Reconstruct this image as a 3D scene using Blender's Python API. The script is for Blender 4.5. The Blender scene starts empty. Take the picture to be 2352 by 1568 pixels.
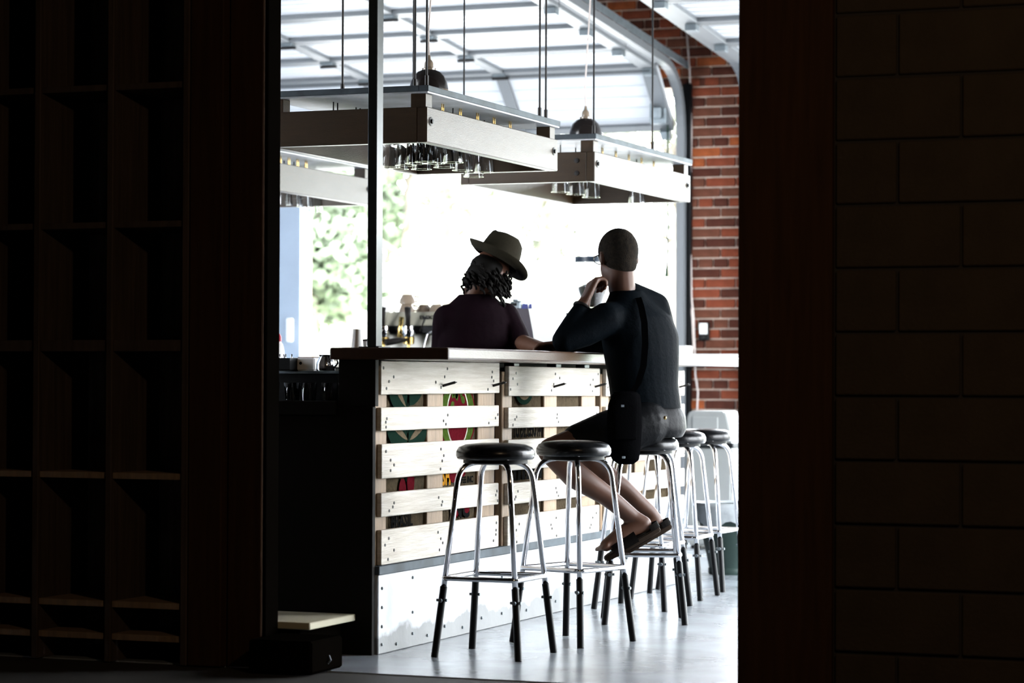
import bpy, bmesh, math, random
from mathutils import Vector, Matrix, Quaternion
random.seed(7)
SC = bpy.context.scene
COL = SC.collection
V = Vector
PI = math.pi

# ------------------------------------------------------------------ camera
# X = away from the bar front, Y = along the bar, Z = up; origin at the near foot of the bar front
W, H, F = 2352, 1568, 5875.0
YAW, PITCH, ROLL = (math.radians(a) for a in (21.417, 0.884, 0.22))
CAM = V((3.862, -8.521, 1.0))
FW = V((-math.sin(YAW)*math.cos(PITCH), math.cos(YAW)*math.cos(PITCH), math.sin(PITCH)))
_r0 = V((math.cos(YAW), math.sin(YAW), 0)); _u0 = _r0.cross(FW)
RT = _r0*math.cos(ROLL)+_u0*math.sin(ROLL); UP = -_r0*math.sin(ROLL)+_u0*math.cos(ROLL)
cd = bpy.data.cameras.new('camera'); cam = bpy.data.objects.new('camera', cd); COL.objects.link(cam)
cd.sensor_width = 36.0; cd.lens = F/W*36.0; cd.clip_end = 300
m = Matrix((RT, UP, -FW)).transposed().to_4x4(); m.translation = CAM; cam.matrix_world = m
cd.dof.use_dof = True; cd.dof.focus_distance = 10.2; cd.dof.aperture_fstop = 3.2
SC.camera = cam
# ------------------------------------------------------------------ world and exposure
world = bpy.data.worlds.new('sky'); SC.world = world; world.use_nodes = True
bg = world.node_tree.nodes['Background']
bg.inputs[0].default_value = (0.90, 0.95, 1.0, 1); bg.inputs[1].default_value = 27.0
SC.view_settings.view_transform = 'Standard'; SC.view_settings.look = 'None'
SC.view_settings.gamma = 1.0; SC.view_settings.exposure = 0.0
SC.view_settings.use_curve_mapping = False
SC.cycles.use_denoising = True
SC.cycles.max_bounces = 8; SC.cycles.diffuse_bounces = 3; SC.cycles.glossy_bounces = 3; SC.cycles.transmission_bounces = 8
SC.cycles.sample_clamp_indirect = 12.0
SC.cycles.caustics_reflective = False; SC.cycles.caustics_refractive = False
SC.cycles.use_adaptive_sampling = True; SC.cycles.adaptive_threshold = 0.04
# unseen warm fill light added to lift the dark room around the camera
ld = bpy.data.lights.new('room_fill', 'POINT'); ld.energy = 90.0; ld.color = (1, .72, .45); ld.shadow_soft_size = .08
lo = bpy.data.objects.new('room_fill', ld); COL.objects.link(lo); lo.location = (3.6, -4.2, 2.7)

# ------------------------------------------------------------------ helpers
def ray(px, py): return RT*((px-W/2)/F) - UP*((py-H/2)/F) + FW
def at(px, py, z): return CAM + ray(px, py)*z
def on(px, py, axis, val):
    d = ray(px, py); return CAM + d*((val-CAM[axis])/d[axis])

MATS = {}
def mat(name, col, rough=.6, metal=0.0, noise=0.0, nscale=8.0, stretch=(1, 1, 1), col2=None, bump=0.0, bscale=40.0,
        trans=0.0, emit=None, estr=0.0, ior=1.45, coat=0.0, spec=None):
    if name in MATS: return MATS[name]
    mt = bpy.data.materials.new(name); mt.use_nodes = True; nt = mt.node_tree; b = nt.nodes['Principled BSDF']
    b.inputs['Base Color'].default_value = (*col, 1); b.inputs['Roughness'].default_value = rough
    b.inputs['Metallic'].default_value = metal; b.inputs['Transmission Weight'].default_value = trans
    b.inputs['IOR'].default_value = ior; b.inputs['Coat Weight'].default_value = coat
    if spec is not None: b.inputs['Specular IOR Level'].default_value = spec
    if emit: b.inputs['Emission Color'].default_value = (*emit, 1); b.inputs['Emission Strength'].default_value = estr
    if noise or bump:
        tc = nt.nodes.new('ShaderNodeTexCoord'); mp = nt.nodes.new('ShaderNodeMapping')
        mp.inputs['Scale'].default_value = stretch; nt.links.new(tc.outputs['Object'], mp.inputs[0])
    if noise:
        n = nt.nodes.new('ShaderNodeTexNoise'); n.inputs['Scale'].default_value = nscale; n.inputs['Detail'].default_value = 7
        n.inputs['Distortion'].default_value = .4
        nt.links.new(mp.outputs[0], n.inputs['Vector'])
        rp = nt.nodes.new('ShaderNodeValToRGB'); rp.color_ramp.elements[0].position = .32; rp.color_ramp.elements[1].position = .68
        c2 = col2 or tuple(c*(1-noise) for c in col)
        rp.color_ramp.elements[0].color = (*c2, 1); rp.color_ramp.elements[1].color = (*col, 1)
        nt.links.new(n.outputs['Fac'], rp.inputs[0]); nt.links.new(rp.outputs[0], b.inputs['Base Color'])
    if bump:
        n2 = nt.nodes.new('ShaderNodeTexNoise'); n2.inputs['Scale'].default_value = bscale; n2.inputs['Detail'].default_value = 5
        nt.links.new(mp.outputs[0], n2.inputs['Vector'])
        bp = nt.nodes.new('ShaderNodeBump'); bp.inputs['Strength'].default_value = bump; bp.inputs['Distance'].default_value = .01
        nt.links.new(n2.outputs['Fac'], bp.inputs['Height']); nt.links.new(bp.outputs[0], b.inputs['Normal'])
    MATS[name] = mt; return mt

PINE = mat('whitewashed_pine', (.61, .575, .515), .6, spec=.25, noise=.2, nscale=5, stretch=(3, .7, 14), col2=(.45, .41, .345), bump=.4, bscale=18)
PINE2 = mat('raw_pine', (.26, .175, .105), .6, noise=.3, nscale=6, stretch=(8, 8, 1.2), bump=.2, bscale=20)
RACKW = mat('rack_timber', (.034, .018, .007), .36, spec=.32, noise=.25, nscale=5, stretch=(2, 2, 12), bump=.15)
TOPW = mat('butcher_block', (.045, .020, .008), .30, spec=.5, noise=.3, nscale=4, stretch=(9, 1.2, 9), bump=.1)
CASEW = mat('stained_casing', (.045, .02, .008), .7, spec=.1, noise=.35, nscale=4, stretch=(10, 10, .6), bump=.2)
SHELFW = mat('dark_shelf_wood', (.07, .048, .035), .6, spec=.15, noise=.4, nscale=4, stretch=(10, 10, .6), bump=.2)
STEEL = mat('galvanised_steel', (.17, .20, .22), .42, .4, noise=.3, nscale=14)
SHEET = mat('galvanised_sheet', (.50, .53, .56), .45, .2, noise=.35, nscale=5, col2=(.24, .25, .26), bump=.15, bscale=14)
BLKST = mat('black_steel', (.003, .0033, .004), .5, .0, spec=.12)
POSTM = mat('steel_post_paint', (.02, .024, .024), .3, .5, noise=.3, nscale=20)
CHROME = mat('chrome', (.75, .75, .78), .09, 1.0)
VINYL = mat('black_vinyl', (.003, .003, .0035), .26, spec=.35, bump=.06, bscale=60)
RUBBER = mat('black_tube', (.003, .003, .0035), .4, spec=.2)
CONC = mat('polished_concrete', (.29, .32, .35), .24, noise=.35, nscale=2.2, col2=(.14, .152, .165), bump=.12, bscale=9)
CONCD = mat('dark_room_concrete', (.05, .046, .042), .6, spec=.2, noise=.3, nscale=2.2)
MORTAR = mat('mortar', (.62, .50, .42), .9, noise=.3, nscale=20, bump=.4, bscale=60)
BRICKS = [mat('brick_red', (.19, .047, .024), .9, spec=.1, noise=.4, nscale=14, bump=.5, bscale=50),
          mat('brick_dark', (.075, .024, .016), .9, spec=.1, noise=.4, nscale=14, bump=.5, bscale=50),
          mat('brick_orange', (.29, .075, .026), .9, spec=.1, noise=.4, nscale=14, bump=.5, bscale=50),
          mat('brick_brown', (.125, .045, .028), .9, spec=.1, noise=.4, nscale=14, bump=.5, bscale=50)]
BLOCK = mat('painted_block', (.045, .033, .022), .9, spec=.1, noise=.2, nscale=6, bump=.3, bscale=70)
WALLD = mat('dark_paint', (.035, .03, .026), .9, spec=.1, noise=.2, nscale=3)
WALLM = mat('grey_blue_paint', (.30, .36, .44), .6, noise=.1, nscale=3)
CEIL = mat('ceiling_deck', (.05, .05, .05), .8, noise=.2, nscale=3)
DOORW = mat('door_white', (.50, .52, .55), .4, noise=.05, nscale=3)
DOORF = mat('door_aluminium', (.13, .14, .15), .45)
WHITE = mat('white_plastic', (.82, .82, .80), .4, noise=.05, nscale=6)
CERAM = mat('glazed_ceramic', (.20, .155, .115), .15, coat=.5)
PAPER = mat('paper', (.75, .73, .70), .7, noise=.05, nscale=9)
CREAM = mat('cream_enamel', (.25, .235, .185), .3, noise=.1, nscale=5)
DARKP = mat('dark_panel', (.005, .004, .003), .6, spec=.08, noise=.3, nscale=6)
BURLAP = mat('burlap', (.13, .10, .065), .95, spec=0.0, noise=.35, nscale=60, stretch=(1, 1, 1), bump=.5, bscale=220)
SKIN = mat('skin', (.075, .030, .016), .5, spec=.4, noise=.15, nscale=12)
SHIRTB = mat('blue_black_jersey', (.0009, .0021, .0034), .7, spec=.03, noise=.2, nscale=30, bump=.2, bscale=80)
SHORTB = mat('black_shorts', (.0018, .002, .0026), .5, spec=.08, bump=.2, bscale=60)
SHIRTP = mat('plum_cotton', (.0038, .0009, .0023), .8, spec=.04, noise=.2, nscale=20, bump=.3, bscale=40)
HAIRD = mat('dark_hair', (.003, .0024, .002), .7, spec=.08)
HAIRG = mat('cropped_hair', (.022, .016, .011), .9, spec=.08, noise=.5, nscale=70, col2=(.006, .005, .004), bump=.5, bscale=240)
FELT = mat('brown_felt', (.017, .0145, .009), .9, spec=.08, noise=.2, nscale=30, bump=.2, bscale=120)
LEATH = mat('dark_leather', (.006, .0045, .004), .6, spec=.15, bump=.2, bscale=50)
SOLE = mat('cork_sole', (.02, .013, .009), .9, spec=.1)
NYLON = mat('black_nylon', (.0018, .0018, .002), .9, spec=.0, bump=.2, bscale=150)
BACKP = mat('grey_backboard', (.26, .24, .23), .6, noise=.45, nscale=4, stretch=(10, 10, .6), spec=.2)
BINW = mat('bin_white', (.36, .37, .36), .5, spec=.3, noise=.06, nscale=5)
BLUEST = mat('blue_steel', (.055, .072, .085), .6, .1, noise=.45, nscale=12, spec=.3)
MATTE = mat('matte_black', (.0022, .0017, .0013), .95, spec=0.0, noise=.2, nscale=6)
BRASS = mat('brass', (.6, .42, .15), .25, 1.0)
IRON = mat('dark_iron', (.012, .011, .011), .5, .5)
GLASS = mat('clear_glass', (.97, .98, .98), .02, trans=1.0, ior=1.45)
BRONZE = mat('lamp_enamel', (.012, .0095, .009), .22, spec=.4)
GREENP = mat('green_plastic', (.018, .035, .030), .45, noise=.2, nscale=6)
LINER = mat('bin_liner', (.42, .45, .47), .35, noise=.2, nscale=12, bump=.5, bscale=20)
BLUEP = mat('blue_plastic', (.01, .02, .16), .35)
REDP = mat('red_plastic', (.35, .01, .03), .4)
PURPL = mat('violet_grey', (.030, .020, .032), .45, noise=.15, nscale=10)
BEANS = mat('coffee_beans', (.025, .012, .007), .5, noise=.5, nscale=90, bump=.8, bscale=160)
CABLE = mat('cable_white', (.55, .48, .45), .5)
ROPE = mat('green_rope', (.01, .035, .018), .8)
INKG = mat('ink_green', (.008, .020, .014), .9, spec=0.0, noise=.2, nscale=80)
INKL = mat('ink_leaf', (.045, .075, .014), .9, spec=0.0, noise=.4, nscale=60)
INKR = mat('ink_red', (.075, .006, .010), .9, spec=0.0, noise=.35, nscale=80)
INKB = mat('ink_black', (.007, .007, .007), .9, spec=0.0, noise=.3, nscale=80)
INKO = mat('ink_orange', (.42, .19, .02), .9, spec=0.0, noise=.3, nscale=80)
LEAF = mat('tree_leaf', (.150, .185, .125), .6, noise=.3, nscale=1.2, col2=(.105, .140, .082))
LEAF2 = mat('pale_leaf', (.20, .205, .17), .6, noise=.3, nscale=1.2, col2=(.16, .17, .13))
BARK = mat('bark', (.22, .19, .16), .9, noise=.3, nscale=10)
GRASS = mat('dry_grass', (.33, .33, .25), .9, noise=.35, nscale=1.5, col2=(.24, .28, .17))
PAVE = mat('forecourt', (.50, .49, .47), .8, noise=.2, nscale=1.2)

SCUFF = mat('scuffed_sheet', (.50, .53, .56), .45, .2, noise=.35, nscale=5, col2=(.33, .345, .36), bump=.15, bscale=14)
def _scuff():
    nt = SCUFF.node_tree; bs = nt.nodes['Principled BSDF']; src = bs.inputs['Base Color'].links[0].from_socket
    tc = nt.nodes.new('ShaderNodeTexCoord'); sp_ = nt.nodes.new('ShaderNodeSeparateXYZ'); nt.links.new(tc.outputs['Object'], sp_.inputs[0])
    nz = nt.nodes.new('ShaderNodeTexNoise'); nz.inputs['Scale'].default_value = 6; nz.inputs['Detail'].default_value = 8; nt.links.new(tc.outputs['Object'], nz.inputs['Vector'])
    m1 = nt.nodes.new('ShaderNodeMath'); m1.operation = 'MULTIPLY'; m1.inputs[1].default_value = -5.5; nt.links.new(sp_.outputs['Z'], m1.inputs[0])
    m2 = nt.nodes.new('ShaderNodeMath'); m2.operation = 'ADD'; nt.links.new(m1.outputs[0], m2.inputs[0]); nt.links.new(nz.outputs['Fac'], m2.inputs[1])
    rp = nt.nodes.new('ShaderNodeValToRGB'); rp.color_ramp.elements[0].position = .02; rp.color_ramp.elements[1].position = .12; nt.links.new(m2.outputs[0], rp.inputs[0])
    mx_ = nt.nodes.new('ShaderNodeMix'); mx_.data_type = 'RGBA'; nt.links.new(rp.outputs[0], mx_.inputs[0]); nt.links.new(src, mx_.inputs[6]); mx_.inputs[7].default_value = (.15, .155, .16, 1)
    nt.links.new(mx_.outputs[2], bs.inputs['Base Color'])
_scuff()

def bmn(): return bmesh.new()
def rootloc(o):
    while o.parent: o = o.parent
    return o.location.copy()
def link(name, me, mats, parent):
    o = bpy.data.objects.new(name, me); COL.objects.link(o)
    for mm in (mats if isinstance(mats, (list, tuple)) else [mats]): me.materials.append(mm)
    if parent: o.parent = parent
    return o
def obj(name, bm, mats, parent=None, smooth=False, angle=None):
    if parent: bmesh.ops.translate(bm, verts=bm.verts, vec=-rootloc(parent))
    bmesh.ops.recalc_face_normals(bm, faces=bm.faces)
    me = bpy.data.meshes.new(name); bm.to_mesh(me); bm.free()
    if smooth:
        me.polygons.foreach_set('use_smooth', [True]*len(me.polygons))
        if angle: me.set_sharp_from_angle(angle=math.radians(angle))
    return link(name, me, mats, parent)
def tag(o, label=None, cat=None, group=None, kind=None):
    if label: o['label'] = label
    if cat: o['category'] = cat
    if group: o['group'] = group
    if kind: o['kind'] = kind
    return o
def thing(name, label, cat, loc=(0, 0, 0), group=None):
    o = bpy.data.objects.new(name, None); COL.objects.link(o); o.location = loc; o.empty_display_size = .1
    return tag(o, label, cat, group)
def single(o, label, cat, group=None):
    """put a one-mesh thing's origin at its base centre"""
    me = o.data; n = len(me.vertices); co = [0.0]*(3*n); me.vertices.foreach_get('co', co)
    xs, ys, zs = co[0::3], co[1::3], co[2::3]
    c = V(((min(xs)+max(xs))/2, (min(ys)+max(ys))/2, min(zs)))
    me.transform(Matrix.Translation(-c)); o.location = c
    return tag(o, label, cat, group)
def copy_tree(o, parent=None):
    c = o.copy(); COL.objects.link(c); c.parent = parent
    for ch in list(o.children): copy_tree(ch, c)
    return c
def box(bm, x0, x1, y0, y1, z0, z1, bev=0.0, seg=1):
    vs = [bm.verts.new((x, y, z)) for x in (x0, x1) for y in (y0, y1) for z in (z0, z1)]
    fs = [(0, 1, 3, 2), (4, 6, 7, 5), (0, 4, 5, 1), (2, 3, 7, 6), (0, 2, 6, 4), (1, 5, 7, 3)]
    faces = [bm.faces.new([vs[i] for i in f]) for f in fs]
    if bev:
        es = {e for f in faces for e in f.edges}
        bmesh.ops.bevel(bm, geom=list(es), offset=bev, segments=seg, affect='EDGES', profile=.5)
    return bm
def xbox(bm, mtx, sx, sy, sz, bev=0.0):
    """box of half sizes sx,sy,sz placed by a matrix"""
    t = bmn(); box(t, -sx, sx, -sy, sy, -sz, sz, bev); t.transform(mtx); merge(bm, t); return bm
def merge(bm, other):
    me = bpy.data.meshes.new('tmp'); other.to_mesh(me); other.free(); bm.from_mesh(me); bpy.data.meshes.remove(me)
def frame_from(t, ref=None):
    t = t.normalized(); ref = ref or (V((0, 0, 1)) if abs(t.z) < .9 else V((1, 0, 0)))
    a = t.cross(ref).normalized(); b = a.cross(t).normalized(); return a, b
def tube(bm, pts, r, n=10, caps=True, closed=False):
    pts = [V(p) for p in pts]; k = len(pts); rings = []; prev = None
    for i, p in enumerate(pts):
        if closed: t = (pts[(i+1) % k]-pts[i-1])
        else: t = pts[min(i+1, k-1)]-pts[max(i-1, 0)]
        t.normalize()
        if prev is None: a, b = frame_from(t)
        else:
            a = (prev - t*prev.dot(t)).normalized(); b = a.cross(t).normalized()
        prev = a; rr = r[i] if isinstance(r, (list, tuple)) else r
        rings.append([bm.verts.new(p+(a*math.cos(q)+b*math.sin(q))*rr) for q in [2*PI*j/n for j in range(n)]])
    for i in range(k if closed else k-1):
        A, B = rings[i], rings[(i+1) % k]
        for j in range(n): bm.faces.new((A[j], A[(j+1) % n], B[(j+1) % n], B[j]))
    if caps and not closed:
        bm.faces.new(rings[0][::-1]); bm.faces.new(rings[-1])
    return bm
def lathe(bm, prof, n=24, c=(0, 0, 0), sx=1, sy=1, ripple=None):
    c = V(c); rings = []
    for r, z in prof:
        if r < 1e-5: rings.append([bm.verts.new(c+V((0, 0, z)))])
        else: rings.append([bm.verts.new(c+V((r*sx*math.cos(2*PI*j/n), r*sy*math.sin(2*PI*j/n), z))) for j in range(n)])
    for A, B in zip(rings, rings[1:]):
        for j in range(n):
            q = [A[j % len(A)], A[(j+1) % len(A)], B[(j+1) % len(B)], B[j % len(B)]]
            u = []
            for v in q:
                if v not in u: u.append(v)
            if len(u) > 2: bm.faces.new(u)
    return bm
def arc(p0, p1, p2, n=6):
    p0, p1, p2 = V(p0), V(p1), V(p2)
    return [p0*(1-t)**2+p1*2*t*(1-t)+p2*t*t for t in [i/n for i in range(n+1)]]
def prism(bm, poly, y0, y1, axis=1):
    """extrude a polygon (two coords) along axis"""
    def mk(a, b, c):
        return {0: (c, a, b), 1: (a, c, b), 2: (a, b, c)}[axis]
    A = [bm.verts.new(mk(a, b, y0)) for a, b in poly]; B = [bm.verts.new(mk(a, b, y1)) for a, b in poly]
    bm.faces.new(A); bm.faces.new(B[::-1]); k = len(poly)
    for i in range(k): bm.faces.new((A[i], B[i], B[(i+1) % k], A[(i+1) % k]))
    return bm
def struct(name, bm, m_, parent=None, **kw):
    o = obj(name, bm, m_, parent, **kw); o['kind'] = 'structure'; return o
def text_mesh(name, body, size, mtx, m_, parent, sx=1.0, ext=.0006, bold=.0):
    cu = bpy.data.curves.new(name, 'FONT'); cu.body = body; cu.size = size; cu.extrude = ext; cu.offset = bold; cu.resolution_u = 2
    t = bpy.data.objects.new('tmp_text', cu); COL.objects.link(t)
    dg = bpy.context.evaluated_depsgraph_get(); me = bpy.data.meshes.new_from_object(t.evaluated_get(dg))
    bpy.data.objects.remove(t); bpy.data.curves.remove(cu)
    me.transform(Matrix.Diagonal((sx, 1, 1, 1))); me.transform(mtx)
    if parent: me.transform(Matrix.Translation(-rootloc(parent)))
    me.name = name; me.materials.clear()
    return link(name, me, m_, parent)

# ------------------------------------------------------------------ the shell of the bar room
YW = 7.92                       # inner face of the far wall
ZC = 4.3
XL, XR = -5.2, 3.5
box(b := bmn(), XL-.2, XR+.2, -.54, YW+.25, -.15, 0); struct('floor', b, CONC)
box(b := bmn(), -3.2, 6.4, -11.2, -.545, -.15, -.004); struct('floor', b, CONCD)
box(b := bmn(), XL-.3, XR+.3, -.54, YW+.3, ZC, ZC+.2); struct('ceiling', b, CEIL)
for i in range(5):
    yy = 1.0+i*1.5
    box(b := bmn(), XL, XR, yy-.06, yy+.06, ZC-.25, ZC); struct('trim_%d' % (i+4), b, CEIL)
box(b := bmn(), XL-.2, XL, -.54, YW+.25, 0, ZC); struct('wall_left', b, WALLM)
# unseen right wall; its two open bays are added to light the bar front
b = bmn(); box(b, XR, XR+.2, -.54, 1.3, 0, ZC); box(b, XR, XR+.2, 7.4, YW+.25, 0, ZC); box(b, XR, XR+.2, 1.3, 7.4, 3.0, ZC)
box(b, XR, XR+.2, 4.2, 4.5, 0, 3.0); struct('wall_right', b, WALLD)

# far wall: brick core around two door openings
DX0, DX1 = -4.23, -1.39         # opening of the left roll-up door
EX0, EX1 = -.88, 3.0            # opening of the right roll-up door
b = bmn()
box(b, XL, DX0, YW, YW+.22, 0, ZC); box(b, DX1, EX0, YW, YW+.22, 0, ZC); box(b, EX1, XR, YW, YW+.22, 0, ZC)
box(b, DX0, DX1, YW, YW+.22, 2.98, ZC); box(b, EX0, EX1, YW, YW+.22, 2.98, ZC)
wf = struct('wall_far', b, MORTAR)
# bricks, common bond with a header course every sixth
bdata = {}
def brick_mesh(l, k):
    key = (round(l, 3), k)
    if key not in bdata:
        t = bmn(); box(t, -l/2, l/2, -.011, .011, -.0285, .0285, .003)
        bmesh.ops.recalc_face_normals(t, faces=t.faces)
        me = bpy.data.meshes.new('brick'); t.to_mesh(me); t.free(); me.materials.append(BRICKS[k]); bdata[key] = me
    return bdata[key]
def brick_rows(x0, x1, z0, z1):
    c0 = int(z0/.0677); c = c0
    while c*.0677 < z1:
        zc = c*.0677+.034; head = (c % 6 == 2); L = .0965 if head else .203; off = (.05 if head else (0 if c % 2 else .1065))
        x = x0-off
        while x < x1-.02:
            a, e = max(x, x0), min(x+L, x1)
            if e-a > .03:
                k = random.choices((0, 1, 2, 3), (4, 4, 1.3, 3))[0]
                o = bpy.data.objects.new('brick', brick_mesh(e-a, k)); COL.objects.link(o); o.parent = wf
                o.location = ((a+e)/2, YW-.006+random.uniform(-.002, .002), zc)
            x += L+.010
        c += 1
brick_rows(-1.295, -.885, .1, 3.0)
brick_rows(-2.0, -.60, 3.0, 3.62)
# grey jamb left of the door opening
box(b := bmn(), -4.40, DX0+.04, YW-.05, YW, 0, 3.0); struct('trim_1', b, WALLM)
box(b := bmn(), -4.47, -4.405, YW-.03, YW, 0, 3.0); struct('trim_2', b, DOORW)

# ------------------------------------------------------------------ the doorway wall between the dark room and the bar
Y0, Y1 = -.54, -.44
b = bmn()
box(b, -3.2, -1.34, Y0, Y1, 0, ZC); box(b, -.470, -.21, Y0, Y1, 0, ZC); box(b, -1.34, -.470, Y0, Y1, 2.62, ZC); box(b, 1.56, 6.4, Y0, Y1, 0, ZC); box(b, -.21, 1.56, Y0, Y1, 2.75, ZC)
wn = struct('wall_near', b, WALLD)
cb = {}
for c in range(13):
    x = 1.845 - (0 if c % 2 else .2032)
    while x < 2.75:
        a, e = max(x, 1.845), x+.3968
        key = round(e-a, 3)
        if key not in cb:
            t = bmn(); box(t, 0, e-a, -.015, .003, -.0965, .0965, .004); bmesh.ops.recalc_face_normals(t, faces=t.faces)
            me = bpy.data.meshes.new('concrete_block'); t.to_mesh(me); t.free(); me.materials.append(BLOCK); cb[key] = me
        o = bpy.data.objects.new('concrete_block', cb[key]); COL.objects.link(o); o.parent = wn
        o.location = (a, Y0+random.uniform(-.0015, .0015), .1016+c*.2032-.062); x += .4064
# dark room shell behind the camera
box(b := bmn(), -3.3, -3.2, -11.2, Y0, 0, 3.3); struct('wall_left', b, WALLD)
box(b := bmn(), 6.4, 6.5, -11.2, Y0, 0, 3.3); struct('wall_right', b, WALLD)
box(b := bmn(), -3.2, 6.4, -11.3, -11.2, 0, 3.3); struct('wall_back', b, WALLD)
box(b := bmn(), -3.2, 6.4, -11.2, Y0, 3.3, 3.4); struct('ceiling', b, CEIL)
# casings of the doorway, two boards each side plus the reveal
b = bmn(); box(b, 1.528, 1.838, Y0-.035, Y0-.001, 0, 2.75, .004); struct('trim_casing_right', b, CASEW)
b = bmn(); box(b, 1.528, 1.559, Y0, Y1, 0, 2.75, .003); struct('trim_reveal_right', b, MATTE)  # both reveals near-black: shade put into the colour, unlike the casing boards
b = bmn(); box(b, -.466, -.335, Y0-.05, Y0-.001, 0, 2.9, .004); struct('trim_casing_left', b, CASEW)
b = bmn(); box(b, -.330, -.196, Y0-.012, Y0-.001, 0, 2.9, .004); struct('trim_casing_left', b, CASEW)
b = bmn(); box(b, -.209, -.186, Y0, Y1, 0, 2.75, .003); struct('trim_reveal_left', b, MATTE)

# ------------------------------------------------------------------ outside: forecourt, grassy bank, trees
box(b := bmn(), -60, 40, YW+.25, 17, -.3, -.02); struct('ground', b, PAVE)
b = bmn(); n = 24; rows = []
for j in range(10):
    rows.append([b.verts.new((-60+i*100/n, 17+j*5, (-.05 if j == 0 else .35+j*.42+.25*math.sin(i*1.3+j)))) for i in range(n+1)])
for j in range(9):
    for i in range(n): b.faces.new((rows[j][i], rows[j][i+1], rows[j+1][i+1], rows[j+1][i]))
struct('ground', b, GRASS, smooth=True)
box(b := bmn(), XR+.25, 40, -30, YW+.25, -.3, -.02); struct('ground', b, PAVE)
def tree(x, y, z, h, cr, leaf, label, n=2600, seed=1):
    rnd = random.Random(seed)
    t = thing('tree', label, 'tree', (x, y, z), 'trees beyond the open door')
    b = bmn(); tube(b, [(x, y, z-.5), (x+.05, y, z+h*.3), (x+.1, y+.1, z+h*.62), (x, y, z+h*.85)], [.14, .12, .08, .03], 8)
    for k in range(7):
        a = rnd.uniform(0, 6.28); hh = h*rnd.uniform(.3, .7); l = cr*rnd.uniform(.5, .85)
        tube(b, [(x, y, z+hh), (x+l*.5*math.cos(a), y+l*.5*math.sin(a), z+hh+l*.35), (x+l*math.cos(a), y+l*math.sin(a), z+hh+l*.5)], [.05, .03, .012], 6)
    obj('trunk', b, BARK, t, True)
    b = bmn(); blobs = [(V((x+rnd.gauss(0, cr*.42), y+rnd.gauss(0, cr*.42), z+h*(.30+.65*rnd.random()))), cr*rnd.uniform(.25, .5)) for _ in range(22)]
    for i in range(n):
        c, r = rnd.choice(blobs); d = V((rnd.gauss(0, 1), rnd.gauss(0, 1), rnd.gauss(0, 1))).normalized()
        p = c+d*r*rnd.random()**.4; s = rnd.uniform(.07, .13)
        u = V((rnd.gauss(0, 1), rnd.gauss(0, 1), rnd.gauss(0, 1))).normalized(); v = u.cross(d).normalized()
        b.faces.new([b.verts.new(q) for q in (p-u*s, p+v*s*.5, p+u*s, p-v*s*.5)])
    tag(obj('foliage', b, leaf, t), kind='stuff')
def gpos(px, Y): return on(px, 800, 1, Y)
for i, (px, Y, h, cr, lf, n, lb) in enumerate([
        (700, 20, 4.2, 1.3, LEAF, 6500, 'green leafy tree behind the steel post, leftmost outside the door'),
        (800, 27, 5.5, 1.6, LEAF, 6500, 'green tree just left of the steel post, beyond the open door'),
        (930, 24, 5.2, 1.2, LEAF, 5500, 'pale green tree just right of the steel post, outside'),
        (1020, 31, 6.5, 1.6, LEAF2, 2000, 'washed-out tree outside, left of the hat'),
        (1250, 26, 5.6, 1.4, LEAF2, 1600, 'washed-out tree outside, between hat and seated man'),
        (1440, 38, 7.4, 1.6, LEAF2, 1400, 'washed-out tree outside, behind the seated man'),
        (1545, 27, 4.8, 1.1, LEAF2, 900, 'faint tree outside at the right edge of the door opening')]):
    p = gpos(px, Y); tree(p.x, Y, .5+(Y-17)*.085, h, cr, lf, lb, n, 11+i)

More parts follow.
